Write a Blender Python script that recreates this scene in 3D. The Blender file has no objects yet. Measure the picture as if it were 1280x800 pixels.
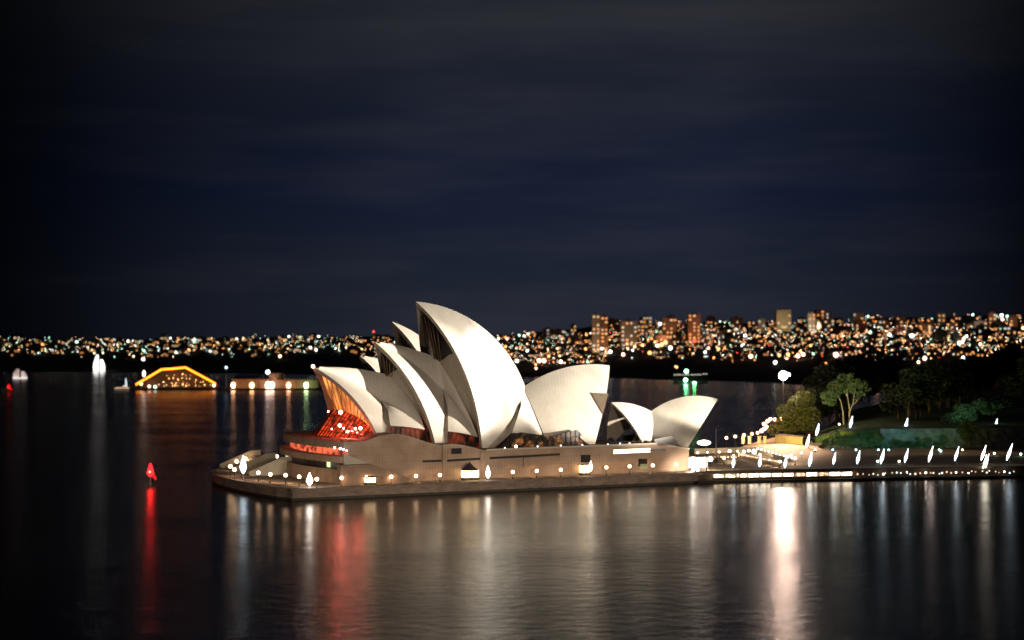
import bpy, bmesh, math, random
from math import sin, cos, pi, radians, sqrt, atan2
from mathutils import Vector, Matrix

scene = bpy.context.scene
COL = scene.collection
random.seed(11)

# ------------------------------------------------------------------ camera
FPX, HZ, CAMZ = 2087.0, 424.0, 53.0          # focal length in photo pixels, horizon row, eye height
cam_d = bpy.data.cameras.new('camera')
cam = bpy.data.objects.new('camera', cam_d)
COL.objects.link(cam)
cam.location = (0, 0, CAMZ)
cam.rotation_euler = (radians(90), 0, 0)
cam_d.sensor_width = 36.0
cam_d.lens = 36.0 * FPX / 1280.0
cam_d.shift_y = (HZ - 400.0) / 1280.0
cam_d.clip_start = 1.0
cam_d.clip_end = 30000.0
cam_d.dof.use_dof = True
cam_d.dof.focus_distance = 540.0
cam_d.dof.aperture_fstop = cam_d.lens / 1000.0 / 1.0
scene.camera = cam

# ------------------------------------------------------------------ world (night sky)
world = bpy.data.worlds.new('World')
scene.world = world
world.use_nodes = True
nt = world.node_tree
nt.nodes.clear()
N = nt.nodes.new
L = nt.links.new
w_out = N('ShaderNodeOutputWorld')
sky = N('ShaderNodeTexSky')
sky.sky_type = 'NISHITA'
sky.sun_disc = False
sky.sun_elevation = radians(-6)
sky.sun_rotation = radians(250)
bg1 = N('ShaderNodeBackground'); bg1.inputs['Strength'].default_value = 0.05
L(sky.outputs['Color'], bg1.inputs['Color'])
tc = N('ShaderNodeTexCoord')
sep = N('ShaderNodeSeparateXYZ'); L(tc.outputs['Generated'], sep.inputs[0])
elev = N('ShaderNodeMapRange'); elev.inputs['From Min'].default_value = 0.0; elev.inputs['From Max'].default_value = 0.25
L(sep.outputs['Z'], elev.inputs['Value'])
er = N('ShaderNodeValToRGB')
e = er.color_ramp.elements
e[0].position = 0.0; e[0].color = (.0150, .0185, .0300, 1)
e[1].position = 1.0; e[1].color = (.0190, .0205, .0260, 1)
for p, c in ((.16, (.0125, .0165, .0300)), (.36, (.0070, .0112, .0290)), (.55, (.0095, .0130, .0260)), (.75, (.0160, .0185, .0265))):
    q = e.new(p); q.color = (*c, 1)
L(elev.outputs[0], er.inputs[0])
mp = N('ShaderNodeMapping'); mp.inputs['Scale'].default_value = (3.0, 3.0, 22.0)
L(tc.outputs['Generated'], mp.inputs[0])
cn = N('ShaderNodeTexNoise'); cn.inputs['Scale'].default_value = 1.6; cn.inputs['Detail'].default_value = 5; cn.inputs['Roughness'].default_value = .55
L(mp.outputs[0], cn.inputs['Vector'])
cr = N('ShaderNodeMapRange'); cr.inputs['From Min'].default_value = .46; cr.inputs['From Max'].default_value = .72
L(cn.outputs['Fac'], cr.inputs['Value'])
cm = N('ShaderNodeMixRGB'); cm.blend_type = 'ADD'
L(cr.outputs[0], cm.inputs['Fac']); L(er.outputs[0], cm.inputs['Color1']); cm.inputs['Color2'].default_value = (.0085, .0078, .0070, 1)
# lens edge darkening painted into the sky: full in the middle, falling off sideways
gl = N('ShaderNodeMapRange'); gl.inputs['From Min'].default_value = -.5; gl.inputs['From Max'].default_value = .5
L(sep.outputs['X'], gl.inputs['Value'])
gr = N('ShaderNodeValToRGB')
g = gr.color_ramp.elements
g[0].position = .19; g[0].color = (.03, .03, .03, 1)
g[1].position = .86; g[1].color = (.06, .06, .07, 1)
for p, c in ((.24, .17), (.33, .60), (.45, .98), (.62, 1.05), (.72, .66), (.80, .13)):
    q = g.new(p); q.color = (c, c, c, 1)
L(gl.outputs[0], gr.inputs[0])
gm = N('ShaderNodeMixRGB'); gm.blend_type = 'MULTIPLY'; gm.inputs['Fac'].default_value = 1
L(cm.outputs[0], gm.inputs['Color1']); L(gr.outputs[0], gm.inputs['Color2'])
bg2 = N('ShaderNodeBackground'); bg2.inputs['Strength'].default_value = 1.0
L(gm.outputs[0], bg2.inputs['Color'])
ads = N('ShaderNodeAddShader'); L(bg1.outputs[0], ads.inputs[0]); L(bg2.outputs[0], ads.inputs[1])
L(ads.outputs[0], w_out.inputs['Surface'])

# moonlight, almost nothing
moon_d = bpy.data.lights.new('moon_light', 'SUN'); moon_d.energy = 0.004; moon_d.angle = radians(.5); moon_d.color = (1, .95, .88)
moon = bpy.data.objects.new('moon_light', moon_d); COL.objects.link(moon)
moon.rotation_euler = (radians(60), 0, radians(35))

scene.view_settings.view_transform = 'Standard'
scene.view_settings.look = 'None'
scene.view_settings.exposure = 0.0
scene.view_settings.gamma = 1.0
scene.view_settings.use_curve_mapping = False
scene.render.engine = 'CYCLES'
scene.cycles.max_bounces = 4
scene.cycles.diffuse_bounces = 2
scene.cycles.glossy_bounces = 3
scene.cycles.transmission_bounces = 2
scene.cycles.sample_clamp_indirect = 2.0
scene.cycles.sample_clamp_direct = 0.0
scene.cycles.use_denoising = True
scene.cycles.caustics_reflective = False
scene.cycles.caustics_refractive = False

# ------------------------------------------------------------------ coordinates
A0 = Vector((-20.4, 623.7))
SV = Vector((.903, .430))       # along the building, southwards
WV = Vector((.430, -.903))      # across it, towards the quay on the west

def loc(k, b, z):
    p = A0 + SV * k + WV * b
    return Vector((p.x, p.y, z))

def unloc(x, y):
    d = Vector((x, y)) - A0
    return d.dot(SV), d.dot(WV)

def on_b(u, v, b):
    """where the line of sight of a photo pixel meets the upright plane at offset b: (k, b, z)"""
    m = (u - 640.0) / FPX
    o = A0 + WV * b
    k = (m * o.y - o.x) / (SV.x - m * SV.y)
    y = o.y + SV.y * k
    return (k, b, CAMZ - (v - HZ) * y / FPX)

def at(u, v, y):
    return Vector(((u - 640.0) / FPX * y, y, CAMZ - (v - HZ) / FPX * y))

def on_z(u, v, z):
    y = FPX * (CAMZ - z) / (v - HZ)
    return Vector(((u - 640.0) / FPX * y, y, z))

# ------------------------------------------------------------------ shell and podium floods from the south west, plus added fill spots
def flood(name, pos, aim, power, size, blend, col, radius=1.5):
    d = bpy.data.lights.new(name, 'SPOT')
    d.energy = power; d.spot_size = radians(size); d.spot_blend = blend; d.color = col; d.shadow_soft_size = radius
    o = bpy.data.objects.new(name, d); COL.objects.link(o)
    o.location = pos
    o.rotation_euler = (Vector(aim) - Vector(pos)).to_track_quat('-Z', 'Y').to_euler()
    return o

WARM = (1.0, .86, .66)
FL_S = loc(270, 260, 26)
FILL_W = loc(-40, 330, 26)
flood('floodlight', FL_S, loc(0, 12, 49), 1.15e7, 10, .45, (1, .88, .74), 2)
flood('floodlight', FL_S, loc(-30, 14, 41), 1.45e7, 8.4, .5, (1, .87, .72), 2)
flood('floodlight', FL_S, loc(47, 14, 38), 2.3e7, 9.6, .45, (1, .88, .73), 2)
flood('floodlight', FL_S, loc(20, 33, 10), 9e5, 24, .7, (1, .80, .60), 3)
flood('floodlight', loc(120, 230, 14), loc(11, 18, 43), 1.9e7, 6.2, 1.0, (.74, .92, 1), 1.5)
flood('floodlight', loc(170, 160, 10), loc(89, 20, 33), 5.8e6, 11.2, .5, (1, .87, .70), 1.5)
flood('floodlight', FILL_W, loc(-5, 20, 25), 1.15e6, 40, .8, (1, .80, .62), 3)  # added fill so the roof between the shells is not black
flood('floodlight', (330, 690, 48), (114, 738, 4), 5e5, 24, .8, (1, .70, .44), 3)  # added spot, brightens the forecourt and the right quay
flood('floodlight', loc(-260, 290, 40), loc(-70, 20, 4), 6.5e5, 26, .8, (1, .78, .60), 3)  # added fill, brightens the north seawall

# ------------------------------------------------------------------ materials
MATS = {}

def nodes_of(name):
    m = bpy.data.materials.new(name)
    m.use_nodes = True
    n = m.node_tree
    b = n.nodes.get('Principled BSDF')
    return m, n, b

def surf(name, col, rough=.7, var=.18, scale=1.0, spec=.3, metal=0.0, bump=0.0, coords='Object', stretch=(1, 1, 1)):
    if name in MATS: return MATS[name]
    m, n, b = nodes_of(name)
    t = n.nodes.new('ShaderNodeTexCoord')
    mpn = n.nodes.new('ShaderNodeMapping'); mpn.inputs['Scale'].default_value = stretch
    n.links.new(t.outputs[coords], mpn.inputs[0])
    x = n.nodes.new('ShaderNodeTexNoise'); x.inputs['Scale'].default_value = scale; x.inputs['Detail'].default_value = 6; x.inputs['Roughness'].default_value = .6
    n.links.new(mpn.outputs[0], x.inputs['Vector'])
    r = n.nodes.new('ShaderNodeValToRGB')
    lo = tuple(max(0, c * (1 - var)) for c in col); hi = tuple(min(1, c * (1 + var)) for c in col)
    r.color_ramp.elements[0].position = .3; r.color_ramp.elements[0].color = (*lo, 1)
    r.color_ramp.elements[1].position = .7; r.color_ramp.elements[1].color = (*hi, 1)
    n.links.new(x.outputs['Fac'], r.inputs[0])
    n.links.new(r.outputs[0], b.inputs['Base Color'])
    b.inputs['Roughness'].default_value = rough
    b.inputs['Specular IOR Level'].default_value = spec
    b.inputs['Metallic'].default_value = metal
    if bump:
        bp = n.nodes.new('ShaderNodeBump'); bp.inputs['Strength'].default_value = bump; bp.inputs['Distance'].default_value = .2
        n.links.new(x.outputs['Fac'], bp.inputs['Height']); n.links.new(bp.outputs[0], b.inputs['Normal'])
    MATS[name] = m
    return m

def glow(name, col, strength, sample=False, var=0.0, scale=.4, base=(.02, .02, .02), stretch=(1, 1, 1), lo=.35, hi=.68):
    if name in MATS: return MATS[name]
    m, n, b = nodes_of(name)
    b.inputs['Base Color'].default_value = (*base, 1)
    b.inputs['Roughness'].default_value = .3
    b.inputs['Emission Color'].default_value = (*col, 1)
    b.inputs['Emission Strength'].default_value = strength
    if var:
        t = n.nodes.new('ShaderNodeTexCoord')
        mpn = n.nodes.new('ShaderNodeMapping'); mpn.inputs['Scale'].default_value = stretch
        n.links.new(t.outputs['Object'], mpn.inputs[0])
        x = n.nodes.new('ShaderNodeTexNoise'); x.inputs['Scale'].default_value = scale; x.inputs['Detail'].default_value = 3
        n.links.new(mpn.outputs[0], x.inputs['Vector'])
        r = n.nodes.new('ShaderNodeMapRange'); r.inputs['From Min'].default_value = lo; r.inputs['From Max'].default_value = hi
        r.inputs['To Min'].default_value = strength * (1 - var); r.inputs['To Max'].default_value = strength * (1 + var)
        n.links.new(x.outputs['Fac'], r.inputs['Value'])
        n.links.new(r.outputs[0], b.inputs['Emission Strength'])
    m.cycles.emission_sampling = 'AUTO' if sample else 'NONE'
    MATS[name] = m
    return m

def tile_mat():
    m, n, b = nodes_of('glazed_cream_tile')
    t = n.nodes.new('ShaderNodeTexCoord')
    mpn = n.nodes.new('ShaderNodeMapping'); mpn.inputs['Scale'].default_value = (1, 1, 1)
    n.links.new(t.outputs['UV'], mpn.inputs[0])
    br = n.nodes.new('ShaderNodeTexBrick')
    br.inputs['Color1'].default_value = (.70, .66, .585, 1); br.inputs['Color2'].default_value = (.655, .615, .545, 1)
    br.inputs['Mortar'].default_value = (.57, .535, .465, 1)
    br.offset = .5; br.inputs['Scale'].default_value = 1.0; br.inputs['Mortar Size'].default_value = .022
    br.inputs['Brick Width'].default_value = 1.0; br.inputs['Row Height'].default_value = .34
    n.links.new(mpn.outputs[0], br.inputs['Vector'])
    x = n.nodes.new('ShaderNodeTexNoise'); x.inputs['Scale'].default_value = .13; x.inputs['Detail'].default_value = 5
    n.links.new(t.outputs['Object'], x.inputs['Vector'])
    mx = n.nodes.new('ShaderNodeMixRGB'); mx.blend_type = 'MULTIPLY'; mx.inputs['Fac'].default_value = .34
    n.links.new(br.outputs['Color'], mx.inputs['Color1']); n.links.new(x.outputs['Fac'], mx.inputs['Color2'])
    n.links.new(mx.outputs[0], b.inputs['Base Color'])
    b.inputs['Roughness'].default_value = .38
    b.inputs['Specular IOR Level'].default_value = .35
    MATS['tile'] = m
    return m

TILE = tile_mat()
CONC = surf('ribbed_concrete', (.34, .30, .25), .8, .12, .6)
GRANITE = surf('pink_brown_granite', (.27, .205, .155), .75, .16, .35, stretch=(1, 1, .4))
COPING = surf('pale_coping', (.42, .40, .33), .7, .1, .5)
DECK = surf('granite_paving', (.25, .205, .165), .65, .2, .25)
SEAW = surf('stained_seawall', (.21, .16, .13), .85, .35, .25, stretch=(1, 1, 3))
DARKGLASS = surf('dark_bronze_glass', (.012, .010, .010), .35, .3, .3, spec=.5)
BRONZE = surf('bronze_mullion', (.14, .09, .055), .45, .15, 1, metal=.4)
DARKBR = surf('dark_mullion', (.05, .03, .02), .6, .2, 1)
AMBERBAR = surf('amber_lit_mullion', (.55, .33, .14), .5, .15, 1)
BLACKMETAL = surf('dark_metal', (.035, .035, .035), .5, .2, 2)
GREYMETAL = surf('grey_metal', (.25, .25, .26), .5, .15, 2)
GRASS = surf('garden_grass', (.05, .085, .03), .9, .35, .3)
BARK = surf('pale_bark', (.23, .19, .14), .9, .3, 1.2, stretch=(1, 1, .2))
DARKBARK = surf('dark_bark', (.09, .07, .05), .9, .3, 1.2)
ROCK = surf('grey_rock', (.13, .135, .125), .95, .5, .35, bump=.6)
SANDST = surf('sandstone', (.32, .24, .16), .85, .3, .22)
HILL = surf('wooded_hill', (.022, .024, .018), .95, .5, .01)
WALLDK = surf('painted_render', (.20, .17, .14), .85, .35, .02)
BRICKDK = surf('brown_brick', (.18, .10, .07), .9, .3, .02)
ROOFDK = surf('tiled_roof', (.05, .03, .025), .9, .3, .1)

def leaf_mat(name, a, b_, sc=.25):
    m, n, b = nodes_of(name)
    t = n.nodes.new('ShaderNodeTexCoord')
    x = n.nodes.new('ShaderNodeTexNoise'); x.inputs['Scale'].default_value = sc; x.inputs['Detail'].default_value = 3
    n.links.new(t.outputs['Object'], x.inputs['Vector'])
    r = n.nodes.new('ShaderNodeValToRGB')
    r.color_ramp.elements[0].position = .35; r.color_ramp.elements[0].color = (*a, 1)
    r.color_ramp.elements[1].position = .65; r.color_ramp.elements[1].color = (*b_, 1)
    n.links.new(x.outputs['Fac'], r.inputs[0]); n.links.new(r.outputs[0], b.inputs['Base Color'])
    b.inputs['Roughness'].default_value = .6; b.inputs['Specular IOR Level'].default_value = .2
    return m
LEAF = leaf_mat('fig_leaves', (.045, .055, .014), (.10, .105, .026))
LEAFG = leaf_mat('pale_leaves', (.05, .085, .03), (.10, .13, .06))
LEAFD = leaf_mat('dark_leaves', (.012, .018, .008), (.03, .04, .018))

# ------------------------------------------------------------------ mesh helpers
class MB:
    def __init__(self): self.v, self.f, self.m, self.uv, self.smooth = [], [], [], {}, []
    def add(self, vs, fs, mi=0, smooth=False, uvs=None):
        o = len(self.v)
        self.v += [tuple(p) for p in vs]
        for f in fs:
            if uvs: self.uv[len(self.f)] = [uvs[i] for i in f]
            self.f.append(tuple(o + i for i in f)); self.m.append(mi); self.smooth.append(smooth)
    def box(self, x0, x1, y0, y1, z0, z1, mi=0, fn=None):
        p = [(x, y, z) for z in (z0, z1) for y in (y0, y1) for x in (x0, x1)]
        if fn: p = [fn(*q) for q in p]
        self.add(p, [(0, 2, 3, 1), (4, 5, 7, 6), (0, 1, 5, 4), (2, 6, 7, 3), (0, 4, 6, 2), (1, 3, 7, 5)], mi)
    def prism(self, poly, z0, z1, mi=0, fn=None, top=None):
        """poly: list of (a, b); z0 / z1 numbers or lists; extruded upwards"""
        n = len(poly)
        za = z0 if isinstance(z0, (list, tuple)) else [z0] * n
        zb = z1 if isinstance(z1, (list, tuple)) else [z1] * n
        f = fn or (lambda a, b, z: (a, b, z))
        vs = [f(a, b, z) for (a, b), z in zip(poly, za)] + [f(a, b, z) for (a, b), z in zip(poly, zb)]
        self.add(vs, [(i, (i + 1) % n, n + (i + 1) % n, n + i) for i in range(n)], mi)
        self.add(vs, [tuple(range(n))[::-1]], mi)
        self.add(vs, [tuple(range(n, 2 * n))], mi if top is None else top)
    def tube(self, a, b, r0, r1=None, n=8, mi=0, caps=True):
        a, b = Vector(a), Vector(b); r1 = r0 if r1 is None else r1
        d = (b - a).normalized()
        x = d.orthogonal().normalized(); y = d.cross(x)
        vs = [a + (x * cos(2 * pi * i / n) + y * sin(2 * pi * i / n)) * r0 for i in range(n)] + [b + (x * cos(2 * pi * i / n) + y * sin(2 * pi * i / n)) * r1 for i in range(n)]
        fs = [(i, (i + 1) % n, n + (i + 1) % n, n + i) for i in range(n)]
        if caps: fs += [tuple(range(n))[::-1], tuple(range(n, 2 * n))]
        self.add(vs, fs, mi, True)
    def path(self, pts, r, n=6, mi=0):
        for a, b in zip(pts, pts[1:]): self.tube(a, b, r, r, n, mi)
    def lathe(self, c, prof, n=12, mi=0, smooth=True):
        vs = []
        for r, z in prof:
            for i in range(n):
                a = 2 * pi * i / n
                vs.append((c[0] + r * cos(a), c[1] + r * sin(a), c[2] + z))
        fs = []
        for j in range(len(prof) - 1):
            for i in range(n):
                fs.append((j * n + i, j * n + (i + 1) % n, (j + 1) * n + (i + 1) % n, (j + 1) * n + i))
        fs.append(tuple(range(n))[::-1]); fs.append(tuple(range((len(prof) - 1) * n, len(prof) * n)))
        self.add(vs, fs, mi, smooth)
    def ball(self, c, r, n=10, mi=0, sq=1.0):
        m = max(4, n // 2)
        self.lathe(c, [(max(.001, r * sin(pi * j / m)), -r * sq * cos(pi * j / m)) for j in range(m + 1)], n, mi)
    def grid(self, rows, mi=0, smooth=True, flip=False, uv=None):
        h, w = len(rows), len(rows[0])
        vs = [p for r in rows for p in r]
        fs = []
        for j in range(h - 1):
            for i in range(w - 1):
                q = (j * w + i, j * w + i + 1, (j + 1) * w + i + 1, (j + 1) * w + i)
                fs.append(q[::-1] if flip else q)
        uvs = [(i * uv[0] / (w - 1), j * uv[1] / (h - 1)) for j in range(h) for i in range(w)] if uv else None
        self.add(vs, fs, mi, smooth, uvs)
    def build(self, name, mats, parent=None, at_loc=None):
        me = bpy.data.meshes.new(name)
        o = Vector(at_loc) if at_loc is not None else Vector((0, 0, 0))
        me.from_pydata([tuple(Vector(p) - o) for p in self.v], [], self.f)
        for mt in (mats if isinstance(mats, (list, tuple)) else [mats]): me.materials.append(mt)
        me.polygons.foreach_set('material_index', self.m)
        me.polygons.foreach_set('use_smooth', self.smooth)
        if self.uv:
            lay = me.uv_layers.new(name='UVMap')
            for pi_, us in self.uv.items():
                for li, uvv in zip(me.polygons[pi_].loop_indices, us): lay.data[li].uv = uvv
        me.update()
        ob = bpy.data.objects.new(name, me)
        COL.objects.link(ob)
        ob.location = o
        if parent is not None:
            ob.parent = parent
            w_, q_ = Vector((0, 0, 0)), parent
            while q_ is not None: w_ = w_ + q_.location; q_ = q_.parent
            ob.location = o - w_
        return ob

def tag(o, label=None, cat=None, group=None, kind=None):
    if label: o['label'] = label
    if cat: o['category'] = cat
    if group: o['group'] = group
    if kind: o['kind'] = kind
    return o

def empty(name, p, label=None, cat=None, group=None):
    o = bpy.data.objects.new(name, None); COL.objects.link(o); o.location = p
    o.empty_display_size = .5
    return tag(o, label, cat, group)

def copy_tree(o, p=None, parent=None):
    c = o.copy(); COL.objects.link(c)
    if parent is not None: c.parent = parent
    if p is not None: c.location = p
    for ch in [x for x in list(o.children)]: copy_tree(ch, None, c)
    return c

# ------------------------------------------------------------------ water
def water_mat():
    m, n, b = nodes_of('harbour_water')
    b.inputs['Base Color'].default_value = (.002, .0035, .005, 1)
    b.inputs['Roughness'].default_value = .22
    b.inputs['IOR'].default_value = 1.36; b.inputs['Specular Tint'].default_value = (.98, 1, .74, 1)
    t = n.nodes.new('ShaderNodeTexCoord')
    def nz(scale, st, det):
        mpn = n.nodes.new('ShaderNodeMapping'); mpn.inputs['Scale'].default_value = st
        n.links.new(t.outputs['Object'], mpn.inputs[0])
        x = n.nodes.new('ShaderNodeTexNoise'); x.inputs['Scale'].default_value = scale; x.inputs['Detail'].default_value = det; x.inputs['Roughness'].default_value = .55
        n.links.new(mpn.outputs[0], x.inputs['Vector'])
        return x
    a = nz(.24, (.8, 1.1, 1), 4)
    c = nz(.62, (.7, 1.2, 1), 3)
    ad = n.nodes.new('ShaderNodeMath'); ad.operation = 'MULTIPLY_ADD'; ad.inputs[1].default_value = .55
    n.links.new(c.outputs['Fac'], ad.inputs[0]); n.links.new(a.outputs['Fac'], ad.inputs[2])
    bp = n.nodes.new('ShaderNodeBump'); bp.inputs['Strength'].default_value = 1.0; bp.inputs['Distance'].default_value = .17
    n.links.new(ad.outputs[0], bp.inputs['Height']); n.links.new(bp.outputs[0], b.inputs['Normal'])
    # wind patches: rougher and smoother water
    d = nz(.012, (.5, 1.6, 1), 3)
    r = n.nodes.new('ShaderNodeMapRange'); r.inputs['From Min'].default_value = .35; r.inputs['From Max'].default_value = .65
    r.inputs['To Min'].default_value = .20; r.inputs['To Max'].default_value = .25
    n.links.new(d.outputs['Fac'], r.inputs['Value']); n.links.new(r.outputs[0], b.inputs['Roughness'])
    return m
w = MB()
w.add([(-6000, -600, 0), (6000, -600, 0), (6000, 14000, 0), (-6000, 14000, 0)], [(0, 1, 2, 3)])
tag(w.build('water', water_mat()), kind='structure')

# ------------------------------------------------------------------ opera house
lp = loc
OH = empty('opera_house', loc(0, 0, 3.6), 'floodlit white sail roofed opera house on a brown podium at the water', 'opera house')

def sphere_center(T, R, F, rad):
    T, R, F = Vector(T), Vector(R), Vector(F)
    a, b = R - T, F - T
    n = a.cross(b)
    cc = T + (b.cross(n) * a.length_squared * -1 + a.cross(n) * b.length_squared * -1) * (-1 / (2 * n.length_squared)) if False else \
        T + (n.cross(a) * b.length_squared + b.cross(n) * a.length_squared) / (2 * n.length_squared)
    rc = (cc - T).length
    h = sqrt(max(0, rad * rad - rc * rc))
    n.normalize()
    c1, c2 = cc + n * h, cc - n * h
    return c1 if c1.y < c2.y else c2      # the centre lies on the far (east) side

def slerp(a, b, t):
    la, lb = a.length, b.length
    ua, ub = a / la, b / lb
    om = math.acos(max(-1, min(1, ua.dot(ub))))
    if om < 1e-5: return a.lerp(b, t)
    return (ua * sin((1 - t) * om) + ub * sin(t * om)) / sin(om) * (la + (lb - la) * t)

def ridge_arc(T, R, C, n):
    """arc of sphere C cut by the plane through T and R that contains the hall's upright axis plane"""
    T, R = Vector(T), Vector(R)
    if abs(T.y) < .01 and abs(R.y) < .01:
        c = Vector((C.x, 0, C.z))
        return [c + slerp(T - c, R - c, i / n) for i in range(n + 1)]
    return [C + slerp(T - C, R - C, i / n) for i in range(n + 1)]

def to_world(b0):
    return lambda p: loc(p[0], p[1] + b0, p[2])

def shell(name, T, R, F, rad, b0=0.0, bottom=None, th=1.3, nr=30, ns=26, label=None, cut=None, uvs=(13, 9)):
    """two mirrored spherical vault halves; local points are (k, b, z) with b = 0 on the hall's axis"""
    T, R, F = Vector(T), Vector(R), Vector(F)
    C = sphere_center(T, R, F, rad)
    top = ridge_arc(T, R, C, nr)
    if bottom:
        bot = []
        pts = [Vector(p) for p in bottom]
        for i in range(nr + 1):
            x = i / nr * (len(pts) - 1); j = min(int(x), len(pts) - 2)
            bot.append(pts[j].lerp(pts[j + 1], x - j))
        bot = [C + (p - C).normalized() * rad for p in bot]
    else:
        bot = [F] * (nr + 1)
    rows = [[C + slerp(top[i] - C, bot[i] - C, j / ns) for j in range(ns + 1)] for i in range(nr + 1)]
    if not bottom:       # keep a real width at the foot
        for i, r in enumerate(rows):
            for j in range(ns + 1):
                r[j] = r[j] + Vector((((i / nr) - .5) * 2.2 * (j / ns) ** 3, 0, 0))
    mb = MB()
    tw = to_world(b0)
    inner = [[C + (p - C) * (1 - th / rad) for p in r] for r in rows]
    for sgn in (1, -1):
        m = lambda p: tw((p[0], p[1] * sgn, p[2]))
        O = [[m(p) for p in r] for r in rows]
        I = [[m((p[0], max(p[1], .05), p[2])) for p in r] for r in inner]
        fl = sgn > 0
        mb.grid(O, 0, True, fl, uv=uvs)
        mb.grid(I, 1, True, not fl)
        mb.grid([O[0], I[0]], 1, False, not fl)
        mb.grid([O[-1], I[-1]], 1, False, fl)
        mb.grid([[r[-1] for r in O], [r[-1] for r in I]], 1, False, fl)
    ob = mb.build(name, [TILE, CONC], OH)
    if label: ob['label'] = label
    return dict(rows=rows, C=C, rad=rad, top=top, front=rows[0], rear=rows[-1], b0=b0, ob=ob)

def loft(c1, c2, n, bulge=0.0, dirv=(0, .7, .7)):
    d = Vector(dirv).normalized()
    return [[c1[i].lerp(c2[i], j / n) + d * bulge * 4 * (j / n) * (1 - j / n) for j in range(n + 1)] for i in range(len(c1))]

def resample(pts, n):
    pts = [Vector(p) for p in pts]
    ls = [0]
    for a, b in zip(pts, pts[1:]): ls.append(ls[-1] + (b - a).length)
    out = []
    for i in range(n + 1):
        s = ls[-1] * i / n
        j = 0
        while j < len(pts) - 2 and ls[j + 1] < s: j += 1
        d = ls[j + 1] - ls[j]
        out.append(pts[j].lerp(pts[j + 1], 0 if d < 1e-6 else (s - ls[j]) / d))
    return out

class Pair:
    """the west and the east copy of a mirrored part, each its own mesh"""
    def __init__(self): self.s = {1: MB(), -1: MB()}
    def build(self, name, mats, parents):
        ps = parents if isinstance(parents, dict) else {1: parents, -1: parents}
        return {k: mb.build(name, mats, ps[k]) for k, mb in self.s.items()}
def both(pair, rows, b0, mi=0, smooth=True, uv=None):
    tw = to_world(b0)
    for sgn in (1, -1):
        mb = pair.s[sgn]
        mb.grid([[tw((p[0], p[1] * sgn, p[2])) for p in r] for r in rows], mi, smooth, sgn > 0, uv=uv)

REDGLASS = glow('red_lit_foyer_glass', (.95, .07, .018), .62, False, .95, .6, (.03, .01, .01), (1, 1, .5))
AMBERGLASS = glow('amber_lit_foyer_glass', (1.0, .34, .08), .85, False, .85, .35, (.05, .03, .02), (1, 1, .25))
DIMRED = glow('dim_red_lobby_glass', (.75, .07, .015), .17, False, 1.0, .22, (.015, .008, .006), lo=.45, hi=.7)
DIMAMBER = glow('dim_amber_lobby_glass', (1, .36, .09), .30, False, 1.0, .42, (.015, .010, .008), lo=.52, hi=.78)
LAMPW = glow('warm_lamp_glass', (1.0, .62, .36), 9, True)
LAMPHOT = glow('bright_lamp_glass', (1.0, .84, .70), 14, True)
LAMPC = glow('cool_white_lamp_glass', (.74, .90, 1.0), 4.6, True)

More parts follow.
